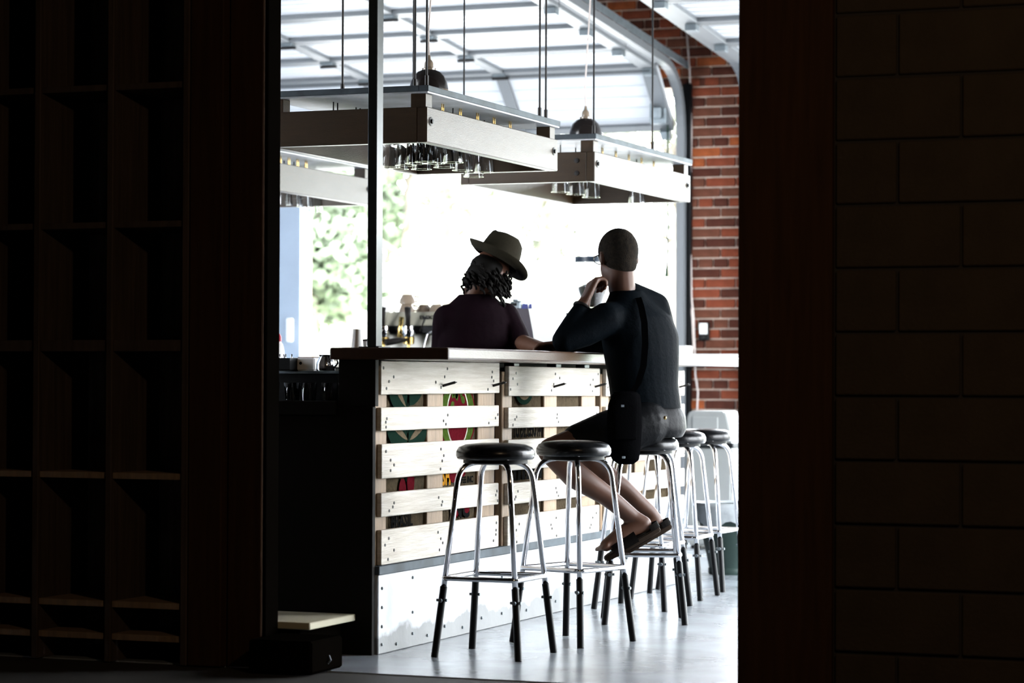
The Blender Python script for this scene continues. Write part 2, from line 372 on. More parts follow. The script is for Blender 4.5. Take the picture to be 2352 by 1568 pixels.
# ------------------------------------------------------------------ roll-up doors
def rollup(x0, x1, tag_label, stiles, right_track=True, left_track=True):
    t = thing('roll_up_door', tag_label, 'garage door', ((x0+x1)/2, YW-.1, 2.7))
    # section joints in (y, z): curled bottom section, then sloping gently up towards the room
    k = .0826
    def zz(y): return 3.05+k*(YW-y)
    J = [(YW-.05, 2.70), (7.47, zz(7.47))]
    y = 7.47
    for i in range(5): y -= .61; J.append((y, zz(y)))
    for (ya, za), (yb, zb) in zip(J, J[1:]):
        d = V((0, yb-ya, zb-za)); L = d.length; d.normalize(); nrm = V((1, 0, 0)).cross(d)   # nrm points down into the room or up
        if nrm.z > 0: nrm = -nrm
        mt = Matrix((V((1, 0, 0)), d, nrm)).transposed().to_4x4(); mt.translation = V(((x0+x1)/2, ya, za))
        def part(name, xa, xb, la, lb, na, nb, m_, par, bev=.002):
            q = bmn(); box(q, xa-(x0+x1)/2, xb-(x0+x1)/2, la, lb, na, nb, bev); q.transform(mt); return obj(name, q, m_, par)
        s = part('section', x0, x1, .008, L-.008, -.035, 0, DOORW, t)
        for r in range(5): part('rib', x0+.06, x1-.06, L*(.16+.17*r), L*(.16+.17*r)+.012, 0, .004, DOORW, s, 0)
        part('rail', x0, x1, .004, .055, 0, .028, DOORF, s); part('rail', x0, x1, L-.055, L-.004, 0, .028, DOORF, s)
        for sx in stiles:
            part('stile', sx-.04, sx+.04, .055, L-.055, 0, .028, DOORF, s)
            h = part('hinge', sx-.045, sx+.045, -.03, .04, .028, .045, STEEL, s); part('hinge', sx-.06, sx+.06, -.008, .008, .045, .062, IRON, s)
        for sx in (x0+.05, x1-.05):
            part('end_stile', sx-.05, sx+.05, .055, L-.055, 0, .03, DOORF, s); part('roller_bracket', sx-.035, sx+.035, -.04, .03, .03, .07, STEEL, s)
    for ok, xt in ((right_track, x1+.055), (left_track, x0-.055)):
        if not ok: continue
        q = bmn()
        pts = [(YW-.07, 0.0), (YW-.07, 2.62)]+[(p.x, p.y) for p in [V(v.to_2d()) for v in arc((YW-.07, 2.62, 0), (YW-.07, 3.08, 0), (7.40, zz(7.40)+.02, 0), 10)]]+[(4.45, zz(4.45)+.02)]
        prev = None
        prof = [(-.028, -.026), (.028, -.026), (.028, -.018), (-.018, -.018), (-.018, .018), (.028, .018), (.028, .026), (-.028, .026)]
        rings = []
        for i, (py, pz) in enumerate(pts):
            a = V(pts[max(i-1, 0)]); c = V(pts[min(i+1, len(pts)-1)]); d = (c-a).normalized(); nn = V((-d.y, d.x))
            sgn = -1 if xt > x0 else 1
            rings.append([q.verts.new((xt+u*sgn, py+nn.x*w_, pz+nn.y*w_)) for u, w_ in prof])
        for A, B in zip(rings, rings[1:]):
            for j in range(8): q.faces.new((A[j], A[(j+1) % 8], B[(j+1) % 8], B[j]))
        q.faces.new(rings[0]); q.faces.new(rings[-1][::-1])
        obj('track', q, DOORF, t)
        q = bmn(); sg = 1 if xt > x0 else -1
        box(q, min(xt, xt+sg*.06), max(xt, xt+sg*.06), YW-.045, YW-.002, 0, 3.0); obj('track_angle', q, BLKST, t)
        q = bmn(); box(q, xt-.004+sg*.03, xt+.004+sg*.03, 4.45, YW-.01, 0, .05, 0)
        for v in q.verts: v.co.z += zz(v.co.y)+.05
        obj('track_brace', q, STEEL, t)
    q = bmn(); tube(q, [(x0+.1, 7.40, zz(7.47)-.05), (x1-.02, 7.40, zz(7.47)-.05)], .004, 6); obj('cable', q, IRON, t)
    return t
d1 = rollup(DX0-.12, -1.40, 'white sectional roll-up door, raised over the opening behind the hanging racks', (-3.49, -2.50), True, False)
q = bmn(); p = on(1533, 470, 1, 7.80); tube(q, [(p.x, 7.80, 2.72), (p.x+.004, 7.80, 2.1), (p.x-.003, 7.80, 1.78), (p.x-.006, 7.80, 1.70)], [.006, .006, .007, .014], 8); obj('pull_cord', q, ROPE, d1, True)
q = bmn(); box(q, -1.52, -1.405, 7.70, 7.76, 2.72, 2.86, .006); box(q, -1.50, -1.43, 7.66, 7.70, 2.75, 2.83, .01); obj('bottom_bracket', q, STEEL, d1)
d2 = rollup(-.82, 3.0, 'white sectional roll-up door beyond the brick pier, cut off by the right casing', (.45, 1.75), False, True)
# ledge on the brick pier, switch, wires, box
b = bmn(); box(b, -1.38, -.50, 7.52, YW-.02, 1.11, 1.18, .008); led = single(obj('wall_ledge', b, WHITE), 'thick white ledge on the brick pier, right of the seated man', 'shelf')
p = on(1572, 805, 1, 7.62)
b = bmn(); box(b, p.x-.035, p.x+.032, 7.56, 7.70, 1.18, 1.235, .004); single(obj('cardboard_box', b, PAPER), 'small pale box on the white ledge behind the seated man', 'box')
p = on(1617, 761, 1, YW-.03)
t = thing('light_switch', 'black switch box with a white plate on the brick pier', 'switch', (p.x, YW-.02, p.z-.062))
box(b := bmn(), p.x-.037, p.x+.037, YW-.045, YW-.018, p.z-.062, p.z+.062, .006); obj('housing', b, BLKST, t)
box(b := bmn(), p.x-.028, p.x+.028, YW-.050, YW-.045, p.z-.018, p.z+.055, .003); obj('plate', b, WHITE, t)
box(b := bmn(), p.x-.010, p.x+.010, YW-.052, YW-.045, p.z-.045, p.z-.032, .002); obj('toggle', b, IRON, t)
def wpt(px, py): q = on(px, py, 1, YW-.03); return (q.x, YW-.03, q.z)
for k, pts in enumerate(([(1576, 60), (1584, 160), (1588, 300), (1586, 420), (1583, 540), (1587, 600), (1588, 680), (1594, 740), (1596, 820), (1597, 860), (1603, 900), (1601, 945)],
                         [(1581, 470), (1580, 560), (1577, 625), (1581, 680), (1590, 730), (1593, 800)])):
    b = bmn(); tube(b, [wpt(*q) for q in pts], .0065, 6)
    single(obj('wall_cable', b, CABLE, None, True), ['long pale cable running down the left edge of the brick pier', 'short slack loop of pale cable beside the long one on the brick pier'][k], 'cable')
p = on(668, 758, 1, YW-.06)
box(b := bmn(), p.x-.028, p.x+.020, YW-.085, YW-.05, p.z-.085, p.z+.085, .008); single(obj('wall_box', b, WHITE), 'white upright plastic box on the grey jamb at far left', 'box')

# ------------------------------------------------------------------ the bar
t = thing('bar_counter', 'long bar with dark end panel, metal-clad foot and thick timber top', 'bar', (-.3, 1.85, 0))
box(b := bmn(), -.60, -.012, -.03, -.003, .0, .905, .002); obj('end_panel', b, DARKP, t)
box(b := bmn(), -.60, -.155, -.045, -.031, .872, .925, .003); obj('end_ledge', b, DARKP, t)
box(b := bmn(), -.150, -.002, -.03, -.003, .9055, 1.0752, .0005); obj('end_post', b, DARKP, t)
box(b := bmn(), -.15, -.135, -.002, 3.72, .0, 1.0752); obj('back_board', b, DARKP, t)
box(b := bmn(), -.10, 0.0, 0.0, 3.72, 0.0, .290, .003); ba = obj('foot_cladding', b, SCUFF, t)
sb = bmn(); lathe(sb, [(0, .006), (.004, .005), (.006, .002), (.0065, 0)], 8); sb.transform(Matrix.Rotation(PI/2, 4, 'Y'))
bmesh.ops.recalc_face_normals(sb, faces=sb.faces); sme = bpy.data.meshes.new('screw'); sb.to_mesh(sme); sb.free(); sme.materials.append(STEEL)
rl = rootloc(t)
for yy, zz_ in [(.03, .035), (.03, .10), (.03, .17), (.03, .24), (.16, .025), (.31, .05), (.31, .13), (.31, .26), (.45, .03), (.62, .05), (.62, .15), (.80, .03), (1.0, .05), (1.22, .05), (1.22, .2), (1.5, .04), (1.85, .05), (2.2, .05)]:
    o = bpy.data.objects.new('screw', sme); COL.objects.link(o); o.parent = ba; o.location = V((0, yy, zz_))-rl
box(b := bmn(), -.03, .004, .0, 3.72, .290, .322, .002); obj('angle_iron', b, BLUEST, t)
box(b := bmn(), -.180, .294, -.05, 3.75, 1.075, 1.120, .008, 2); obj('bar_top', b, TOPW, t)
for yy in (1.24, 1.52, 2.03, 2.40, 2.93, 3.3):
    box(b := bmn(), -.10, -.055, yy-.03, yy+.03, .322, 1.075, .002); obj('stud', b, STEEL, t)

# pallets on the bar front
ZP = [(.948, 1.072), (.815, .901), (.640, .767), (.500, .588), (.324, .452)]
def pallet(name, ya, yb, dz, label, hooks, seed):
    rnd = random.Random(seed)
    t = thing(name, label, 'pallet', (0, (ya+yb)/2, .32), 'wooden pallets on the bar front')
    rl = rootloc(t)
    for i, (za, zb) in enumerate(ZP):
        e0, e1 = rnd.uniform(-.006, .006), rnd.uniform(-.006, .006); q = rnd.uniform(-.004, .004)
        b = bmn(); box(b, -.020, 0.0, ya+e0, yb+e1, za+dz, zb+dz, .004, 2)
        for v in b.verts: v.co.z += q*(v.co.y-ya)
        pl = obj('plank', b, PINE, t)
        b = bmn()
        for yc in (ya+.07, (ya+yb)/2-.02, yb-.07):
            for k in range(4 if zb-za > .1 else 3):
                p = V((.0005, yc+rnd.uniform(-.06, .06), za+dz+(zb-za)*(.12+.76*(k+rnd.uniform(.1, .6))/4)))
                tq = bmn(); lathe(tq, [(0, .0018), (.0055, .0016), (.006, 0)], 8); tq.transform(Matrix.Translation(p) @ Matrix.Rotation(PI/2, 4, 'Y')); merge(b, tq)
        tag(obj('nail_head', b, IRON, pl), kind='stuff')
        if i == 0:
            for hy in hooks:
                b = bmn(); tube(b, [(-.01, hy, .978+dz*.5), (.050, hy, .994+dz*.5)], .0052, 8); lathe(b, [(0, 0), (.008, 0), (.008, .004), (0, .004)], 8, (.050, hy, .992+dz*.5))
                obj('spike_nail', b, IRON, pl)
    for yc, w in ((ya+.035, .11), (ya+.5475, .155), (yb-.09, .18)):
        b = bmn(); box(b, -.054, -.0205, yc-w/2, yc+w/2, .322+dz*.3, 1.05+dz, .003); obj('stringer', b, PINE2, t)
    return t
pallet('pallet', .022, 1.186, 0, 'pale wooden pallet at the near end of the bar, left of the first gap', (.598, 1.119), 1)
pallet('pallet', 1.290, 2.415, -.010, 'pale wooden pallet in the middle of the bar front, behind the man\'s legs', (1.821, 2.354), 2)
pallet('pallet', 2.510, 3.690, -.016, 'pale wooden pallet at the far end of the bar, mostly hidden by stools', (3.0, 3.6), 3)

# printed coffee sacks behind the pallets
def sack(ya, yb, label):
    t = thing('coffee_sack', label, 'sack', (-.06, (ya+yb)/2, .33), 'coffee sacks behind the pallets')
    b = bmn(); n = 10; A = []
    for i in range(n+1):
        y = ya+(yb-ya)*i/n; A.append([b.verts.new((-.034+.003*math.sin(i*1.7+j*.9), y, .33+.72*j/8)) for j in range(9)])
    for i in range(n):
        for j in range(8): b.faces.new((A[i][j], A[i+1][j], A[i+1][j+1], A[i][j+1]))
    bmesh.ops.solidify(b, geom=list(b.faces), thickness=.004)
    obj('cloth', b, BURLAP, t); return t
def yz(pts, x=-.0585, th=.0008):
    x += .0335; b = bmn(); prism(b, [(p[0], p[1]) for p in pts], x, x+th, 0); return b
def leafshape(c, ang, L, wd, n=10):
    up = [(L*i/n, wd*math.sin(PI*(i/n)**.8)) for i in range(n+1)]; dn = [(x, -w_) for x, w_ in up[::-1][1:-1]]
    ca, sa = math.cos(ang), math.sin(ang)
    return [(c[0]+x*ca-w_*sa, c[1]+x*sa+w_*ca) for x, w_ in up+dn]
def mtx_yz(y, z, x=-.0250):   # text plane: local x -> +Y, local y -> +Z, normal +X
    m_ = Matrix(((0, 0, 1, x), (1, 0, 0, y), (0, 1, 0, z), (0, 0, 0, 1))); return m_
def oval(c, ry, rz, n=24): return [(c[0]+ry*math.cos(2*PI*i/n), c[1]+rz*math.sin(2*PI*i/n)) for i in range(n)]
s1 = sack(.115, .489, 'coffee sack printed with dark leaves, red cherries and BRASIL')
for c, a, L, w_ in (((.30, .90), 2.35, .26, .085), ((.33, .905), .85, .30, .06), ((.31, .77), 2.65, .26, .075), ((.32, .77), .45, .24, .075), ((.315, .80), 1.57, .12, .02)):
    obj('leaf_print', yz(leafshape(c, a, L, w_)), INKG, s1)
for c, a, L in (((.315, .775), 2.72, .24), ((.33, .775), .40, .22), ((.295, .90), 2.45, .24)):
    obj('leaf_vein', yz(leafshape(c, a, L, .014), -.0575), BURLAP, s1)
for c in ((.268, .585), (.345, .615)): obj('cherry_print', yz(oval(c, .034, .048)), INKR, s1)
obj('stem_print', yz([(.30, .62), (.305, .62), (.31, .72), (.30, .72)]), INKG, s1)
text_mesh('lettering', 'BRASIL', .066, mtx_yz(.165, .4535), INKB, s1, sx=1.0, bold=.0015)
s2 = sack(.650, 1.003, 'coffee sack printed with a red and green oval crest behind the near pallet')
obj('crest', yz(oval((.80, .86), .190, .150)), INKR, s2); obj('crest', yz(oval((.80, .86), .178, .140), -.0577), INKL, s2)
obj('crest', yz(oval((.80, .86), .115, .125), -.0570), CREAM, s2); obj('crest', yz(oval((.80, .86), .105, .116), -.0563), INKR, s2)
for k, c in enumerate(((.74, .93), (.79, .92), (.84, .935), (.87, .915), (.80, .945), (.76, .915))): obj('crest_leaf', yz(leafshape(c, 1.2+k*.5, .05, .015), -.0556), INKL, s2)
text_mesh('lettering', 'SH', .095, mtx_yz(.645, .595), INKO, s2, sx=.8, bold=.003)
text_mesh('lettering', 'COFFEE INC', .036, mtx_yz(.77, .595), INKB, s2, sx=1.0, bold=.001)
obj('flower_print', yz(oval((.76, .63), .04, .03)), INKR, s2); obj('flower_print', yz(oval((.86, .64), .03, .02)), INKR, s2)
text_mesh('lettering', 'INC', .105, mtx_yz(.74, .460), INKB, s2, sx=1.05, bold=.004)
obj('flower_print', yz(oval((.79, .49), .03, .03), -.0592), INKR, s2); obj('flower_print', yz(oval((.90, .49), .03, .03), -.0592), INKR, s2)
s3 = sack(1.383, 1.757, 'coffee sack with tall narrow lettering behind the middle pallet')
obj('ring_print', yz(oval((1.53, .955), .10, .055)), INKG, s3); obj('ring_print', yz(oval((1.53, .965), .075, .045), -.0576), BURLAP, s3)
text_mesh('lettering', 'TO DE CHOTAYAL', .10, mtx_yz(1.405, .765), INKB, s3, sx=.50, bold=.002)
for k in range(7): obj('mark', yz([(1.41+.05*k, .585), (1.44+.05*k, .585), (1.445+.05*k, .63), (1.415+.05*k, .635)]), INKB, s3)
sack(1.918, 2.232, 'plain coarse coffee sack behind the middle pallet, by the knee')
sack(2.603, 2.977, 'plain coffee sack behind the far pallet, left half')
sack(3.138, 3.507, 'plain coffee sack behind the far pallet, right half')

# steel post on the bar
t = thing('steel_post', 'dark square steel post rising from the bar top to the ceiling', 'post', (-.135, .25, 1.12))
box(b := bmn(), -.150, -.113, .215, .275, 1.127, ZC, .003); obj('shaft', b, POSTM, t)
box(b := bmn(), -.172, -.09, .19, .30, 1.12, 1.127, .001); obj('base_plate', b, POSTM, t)

# ------------------------------------------------------------------ hanging racks, glasses, lamps
def glass_proto():
    t = thing('hanging_glass', 'x', 'glass')
    b = bmn(); lathe(b, [(0, .098), (.027, .098), (.0285, .095), (.030, .06), (.0345, 0), (.0325, 0), (.028, .06), (.0265, .086), (0, .086)], 20); obj('tumbler', b, GLASS, t, True, 50)
    b = bmn(); tube(b, [(0, 0, .097), (0, 0, .2075)], .0022, 6); lathe(b, [(0, .098), (.007, .098), (.007, .101), (0, .101)], 8); obj('hanger', b, IRON, t)
    return t
GP = glass_proto(); GUSED = []
def hang(x, y, z, label, s=1.0, zt=2.14):
    o = GP if not GUSED else copy_tree(GP); GUSED.append(o)
    o.location = (x, y, 1.912); o.scale = (1.32, 1.32, 1.1); tag(o, label, 'glass', 'glasses hanging in the racks')
def rack(xl, xr, ya, yb, label, rods, hooks, bolt):
    z0, z1, tk = 1.945, 2.086, .042
    t = thing('hanging_rack', label, 'rack', ((xl+xr)/2, (ya+yb)/2, z0), 'hanging timber racks over the bar')
    def bd(x0, x1, y0, y1):
        b = bmn(); box(b, x0, x1, y0, y1, z0, z1, .003); return obj('fascia_board', b, RACKW, t)
    bR = bd(xr-tk, xr, ya, yb); bd(xl, xl+tk, ya, yb); bN = bd(xl+tk, xr-tk, ya, ya+tk); bd(xl+tk, xr-tk, yb-tk, yb)
    for cx in (xl+.01, xr-.075):
        for cy in (ya+.01, yb-.075):
            b = bmn(); box(b, cx, cx+.065, cy, cy+.065, z1-.10, 2.140, .002); obj('corner_block', b, RACKW, t)
    b = bmn(); box(b, xl-.005, xr+.005, ya-.005, yb+.005, 2.140, 2.146); obj('top_sheet', b, SHEET, t)
    for x0, x1, y0, y1 in ((xl-.01, xl+.03, ya-.01, yb+.01), (xr-.03, xr+.01, ya-.01, yb+.01), (xl+.03, xr-.03, ya-.01, ya+.03), (xl+.03, xr-.03, yb-.03, yb+.01)):
        b = bmn(); box(b, x0, x1, y0, y1, 2.146, 2.170, .002); obj('angle_iron', b, BLUEST, t)
    for y in (ya+.04, yb-.05):
        b = bmn(); lathe(b, [(.018, 0), (.018, .002), (.009, .003), (.009, .010), (0, .011)], 12); b.transform(Matrix.Translation((xr, y, 2.03)) @ Matrix.Rotation(PI/2, 4, 'Y')); obj('bolt', b, IRON, bR)
    for zz_ in (1.985, 2.045):
        if bolt:
            b = bmn(); lathe(b, [(.012, 0), (.012, .004), (0, .005)], 10); b.transform(Matrix.Translation((xr-.09, ya, zz_)) @ Matrix.Rotation(PI/2, 4, 'X')); obj('bolt', b, IRON, bN)
    for hy in hooks:
        for hx in (xr-.10,):
            b = bmn(); tube(b, [(hx, hy-.009, 2.140), (hx, hy-.009, 2.09), (hx, hy, 2.082), (hx, hy+.009, 2.09), (hx, hy+.009, 2.140)], .0025, 6); obj('hook', b, BRASS, t)
    for hy in [ya+.2+.22*k for k in range(6)]:
        b = bmn(); hx = xl+.22; tube(b, [(hx, hy-.02, 2.140), (hx, hy-.02, 2.06), (hx, hy, 2.05), (hx, hy+.02, 2.06), (hx, hy+.02, 2.140)], .003, 6); obj('hook', b, IRON, t)
    for rx, ry in rods:
        b = bmn(); tube(b, [(rx, ry, 2.165), (rx, ry, ZC)], .0048, 8); tube(b, [(rx, ry, 2.168), (rx, ry, 2.21)], .009, 8); obj('hanger_rod', b, IRON, t)
    return t
rack(-.865, -.150, .775, 2.262, 'timber rack nearest the camera, hung above the bar end', [(-.594, .933), (-.252, .889), (-.156, .785), (-.157, 2.05), (-.162, 2.14), (-.855, 2.25)],
     [.98+.19*k for k in range(6)], False)
rack(-.870, -.185, 2.857, 4.362, 'timber rack hung above the seated man, right of the others', [(-.195, 2.87), (-.19, 3.74), (-.86, 2.87)], [3.05+.2*k for k in range(6)], True)
rack(-2.58, -1.887, 2.58, 4.06, 'timber rack hung left of the steel post, partly behind the casing', [(-1.90, 2.6), (-2.57, 2.6), (-2.57, 4.05), (-1.90, 4.05)], [2.75+.1*k for k in range(8)], False)
def gl(px, py, Z): return at(px, py, Z)
gs = [(955, 10.75), (978, 10.68), (998, 10.75), (1020, 10.95), (1062, 11.1), (1112, 11.2), (895, 10.95), (932, 10.85), (1040, 10.7), (915, 11.05), (968, 11.05), (1088, 11.45)]
names = ['clear glass hanging under the near rack, %s' % w_ for w_ in
         ('left of the nearest pair', 'right of the nearest pair', 'just right of the nearest pair', 'third from the right end', 'second from the right end', 'last at the right end', 'directly right of the steel post',
          'second right of the steel post', 'behind the fascia right of the pair', 'small one in the back row by the post', 'in the back row behind the pair', 'in the back row at right')]
for (px, Z), nm in zip(gs, names):
    p = gl(px, 376, Z); hang(p.x, p.y, 1.922 if Z < 10.8 else 1.915, nm, 1.05)
for px, Z, nm in ((1287, 12.35, 'leftmost clear glass hanging under the right-hand rack'), (1322, 12.5, 'second clear glass hanging under the right-hand rack'), (1358, 12.7, 'third clear glass hanging under the right-hand rack'),
                  (1462, 12.6, 'lone clear glass near the far end of the right-hand rack')):
    p = gl(px, 440, Z) if px < 1400 else on(px, 440, 0, -.34); hang(p.x, p.y, 1.905, nm, 1.1)
for px, Z, nm in ((652, 13.3, 'clear glass in the left rack, half hidden by the casing'), (675, 13.35, 'clear glass in the left rack, second from the casing'), (700, 13.5, 'clear glass in the left rack, third from the casing'), (722, 13.9, 'clear glass in the left rack, nearest the steel post')):
    p = gl(px, 455, Z); hang(p.x, p.y, 1.915, nm, 1.2)
def lamp(p, label, sway):
    t = thing('pendant_lamp', label, 'lamp', p, 'dome pendant lamps above the racks')
    x, y, z = p
    b = bmn(); lathe(b, [(.084, 0), (.083, .012), (.078, .036), (.066, .060), (.048, .078), (.026, .088), (.024, .086), (.046, .074), (.063, .057), (.075, .034), (.080, .012), (.082, 0), (.084, 0)], 32, p); obj('shade', b, BRONZE, t, True, 40)
    b = bmn(); lathe(b, [(.030, .084), (.030, .094), (.020, .098), (.019, .118), (.014, .126), (.008, .132), (.006, .150), (0, .150)], 20, p); obj('socket', b, CERAM, t, True, 40)
    pts = [V((x, y, z+.145)), V((x-.004, y, z+.25)), V((x+sway*.5, y, z+.55)), V((x+sway, y, z+.8)), V((x+sway*.6, y, z+1.3)), V((x, y, ZC))]
    b = bmn(); tube(b, pts, .0045, 8); obj('cord', b, CABLE, t, True)
    b = bmn(); lathe(b, [(0, .012), (.016, .018), (.022, .034), (.018, .052), (.010, .066), (.010, .08), (0, .08)], 16, p)
    obj('bulb', b, mat('bulb_glow', (1, .8, .5), .4, emit=(1, .55, .2), estr=9.0), t, True)
    l = bpy.data.lights.new('bulb_light', 'POINT'); l.energy = 6; l.color = (1, .62, .3); l.shadow_soft_size = .02
    lo_ = bpy.data.objects.new('bulb_light', l); COL.objects.link(lo_); lo_.parent = t; lo_.location = (0, 0, -.012)
lamp(at(985, 207, 11.0), 'dark dome pendant lamp above the near rack', .04)
lamp(at(1345, 312, 12.9), 'dark dome pendant lamp above the right-hand rack', .03)

# ------------------------------------------------------------------ bar stools
def stool_proto():
    t = thing('bar_stool', 'x', 'stool')
    b = bmn(); lathe(b, [(0, .774), (.06, .773), (.11, .768), (.135, .758), (.144, .742), (.145, .728), (.141, .718), (.136, .714), (0, .714)], 40)
    obj('seat', b, VINYL, t, True, 60)
    b = bmn(); lathe(b, [(0, .7135), (.118, .7135), (.118, .700), (.06, .694), (0, .694)], 28); obj('seat_pan', b, BLKST, t, True, 40)
    f, tp = .165, .104
    ks = []
    for sx, sy in ((-1, -1), (1, -1), (1, 1), (-1, 1)):
        def P(k, z): return V((sx*k, sy*k, z))
        def kz(z): return f+(tp-f)*z/.64
        b = bmn(); pts = [P(kz(.20), .20), P(kz(.63), .63)]+arc(P(kz(.63), .63), P(tp-.006, .703), P(.045, .704), 8)[1:]
        tube(b, pts, .0105, 12); lg = obj('leg', b, CHROME, t, True)
        b = bmn(); tube(b, [P(kz(0), 0.0), P(kz(.255), .255)], .0135, 12); obj('leg_extension', b, RUBBER, lg, True, 50)
        b = bmn(); c = P(kz(.205), .205); tube(b, [c+V((-.021, 0, 0)), c+V((.021, 0, 0))], .0055, 8); tube(b, [c+V((0, sy*.010, 0)), c+V((0, sy*.019, 0))], .0075, 8); obj('bolt', b, STEEL, lg, True, 50)
    k = f+(tp-f)*.285/.64+.008
    cs = [V((-k, -k, .285)), V((k, -k, .285)), V((k, k, .285)), V((-k, k, .285))]
    pts = []
    for i, c in enumerate(cs):
        a = (cs[i-1]-c).normalized(); d = (cs[(i+1) % 4]-c).normalized(); pts += arc(c+a*.025, c, c+d*.025, 4)
    b = bmn(); tube(b, pts, .0095, 10, closed=True); obj('footrest', b, CHROME, t, True)
    return t
SP = stool_proto()
for i, (x, y, rz, lb) in enumerate([(.390, .170, -2, 'black-topped chrome bar stool nearest the camera'), (.490, .730, -18, 'black-topped chrome stool, second from the near end, before the man\'s knee'),
                                    (.473, 1.637, 20, 'chrome bar stool the man sits on'), (.262, 2.25, -2, 'chrome bar stool hidden behind the man\'s stool'),
                                    (.225, 2.83, 3, 'chrome bar stool just right of the man\'s hip'), (.195, 3.36, -3, 'farthest chrome bar stool, in front of the bins')]):
    o = SP if i == 0 else copy_tree(SP)
    o.location = (x, y, 0); o.rotation_euler.z = math.radians(rz); tag(o, lb, 'stool', 'chrome bar stools along the bar')

# ------------------------------------------------------------------ bins by the far end
c = on(1688, 1322, 2, 0)+V((-.06, .14, 0))
t = thing('waste_bin', 'round dark green bin with a clear liner, in front of the white bin', 'bin', c)
b = bmn(); lathe(b, [(0, .0), (.118, .0), (.122, .01), (.122, .03), (.118, .035), (.182, .33), (.190, .34), (.190, .36), (.178, .36), (.114, .02), (0, .02)], 36, c); obj('body', b, GREENP, t, True, 40)
b = bmn(); rnd = random.Random(4); n = 48
pr_ = [(.160, .28), (.184, .366), (.193, .372), (.197, .35), (.190, .30), (.182, .255)]; rings = []
for j, (r, z) in enumerate(pr_):
    rings.append([b.verts.new(c+V(((r+.004*rnd.random()*j/2)*math.cos(2*PI*i/n), (r+.004*rnd.random()*j/2)*math.sin(2*PI*i/n), z+(.018*math.sin(i*.7)+.012*rnd.random() if j > 3 else .003*rnd.random())))) for i in range(n)])
for A, B in zip(rings, rings[1:]):
    for i in range(n): b.faces.new((A[i], A[(i+1) % n], B[(i+1) % n], B[i]))
obj('liner', b, LINER, t, True)
p = on(1642, 1258, 2, 0)
t = thing('swing_bin', 'tall white bin with a pitched swing lid against the brick pier', 'bin', p)
b = bmn(); A = [V((sx*.135, sy*.12, .02)) for sx, sy in ((-1, -1), (1, -1), (1, 1), (-1, 1))]; Bq = [V((sx*.150, sy*.14, .61)) for sx, sy in ((-1, -1), (1, -1), (1, 1), (-1, 1))]
va = [b.verts.new(p+q) for q in A]; vb = [b.verts.new(p+q) for q in Bq]
b.faces.new(va[::-1]); b.faces.new(vb)
for i in range(4): b.faces.new((va[i], va[(i+1) % 4], vb[(i+1) % 4], vb[i]))
bmesh.ops.bevel(b, geom=list(b.edges), offset=.012, segments=2, affect='EDGES'); obj('body', b, BINW, t, True, 40)
b = bmn(); box(b, p.x-.156, p.x+.156, p.y-.146, p.y+.146, .605, .635, .006); obj('rim', b, mat('bin_rim', (.012, .013, .015), .6, spec=.2), t)
b = bmn(); prism(b, [(p.x-.150, .635), (p.x+.150, .635), (p.x+.115, .80), (p.x+.095, .825), (p.x-.115, .825), (p.x-.135, .80)], p.y-.14, p.y+.14, 1)
bmesh.ops.bevel(b, geom=list(b.edges), offset=.008, segments=2, affect='EDGES'); ld_ = obj('lid', b, BINW, t, True, 40)
b = bmn(); box(b, p.x-.10, p.x+.06, p.y-.146, p.y-.139, .65, .79, .003); obj('flap', b, BINW, ld_)
for sx in (-1, 1): b = bmn(); box(b, p.x+sx*.09-.03, p.x+sx*.09+.03, p.y-.1, p.y+.1, 0, .03, .004); obj('foot', b, BLKST, t)

# ------------------------------------------------------------------ behind the bar: underbar at the near end
t = thing('underbar_station', 'low dark worktop behind the bar end, with open glass rack', 'worktop', (-.62, .7, 0))
box(b := bmn(), -1.10, -.30, .42, 1.15, 0, .86, .004); obj('cabinet', b, DARKP, t)
box(b := bmn(), -1.10, -.30, .38, 1.15, .86, .885, .004); obj('worktop', b, BLKST, t)
box(b := bmn(), -1.06, -.32, .62, .64, .885, 1.025, .002); obj('divider', b, BLKST, t)
box(b := bmn(), -1.10, -.30, .60, 1.15, 1.025, 1.037, .002); obj('upper_shelf', b, STEEL, t)
# glasses standing in the dark rack
wg = bmn(); lathe(wg, [(0, 0), (.024, 0), (.026, .004), (.034, .105), (.0325, .105), (.024, .008), (0, .008)], 16)
bmesh.ops.recalc_face_normals(wg, faces=wg.faces); wme = bpy.data.meshes.new('tumbler'); wg.to_mesh(wme); wg.free(); wme.polygons.foreach_set('use_smooth', [True]*len(wme.polygons)); wme.materials.append(GLASS)
ords = ['first', 'second', 'third', 'fourth', 'fifth', 'sixth', 'seventh']
for k in range(7):
    o = bpy.data.objects.new('tumbler', wme); COL.objects.link(o); o.location = (-.375-.082*k, .52+(.02 if k % 2 else 0), .885)
    tag(o, 'dark drinking glass in the shelf under the bar end, %s from the bar post' % ords[k], 'glass', 'glasses in the shelf behind the bar end')
def cup_mesh(r0, r1, h, th=.003): 
    return [(0, 0), (r0, 0), (r0+(r1-r0)*.5, h*.5), (r1, h), (r1-th, h), (r0-th+(r1-r0)*.5, h*.5), (r0-th, th), (0, th)]
zt = 1.037
p = at(748, 850, 9.95)
t = thing('milk_pitcher', 'shiny steel milk pitcher with handle behind the bar end', 'pitcher', (p.x, p.y, zt))
x, y = p.x, p.y
b = bmn(); lathe(b, [(0, zt), (.035, zt), (.037, zt+.004), (.036, zt+.03), (.024, zt+.055), (.028, zt+.062), (.026, zt+.062), (.022, zt+.054), (.033, zt+.03), (.033, zt+.005), (0, zt+.005)], 24, (x, y, 0)); obj('body', b, CHROME, t, True, 50)
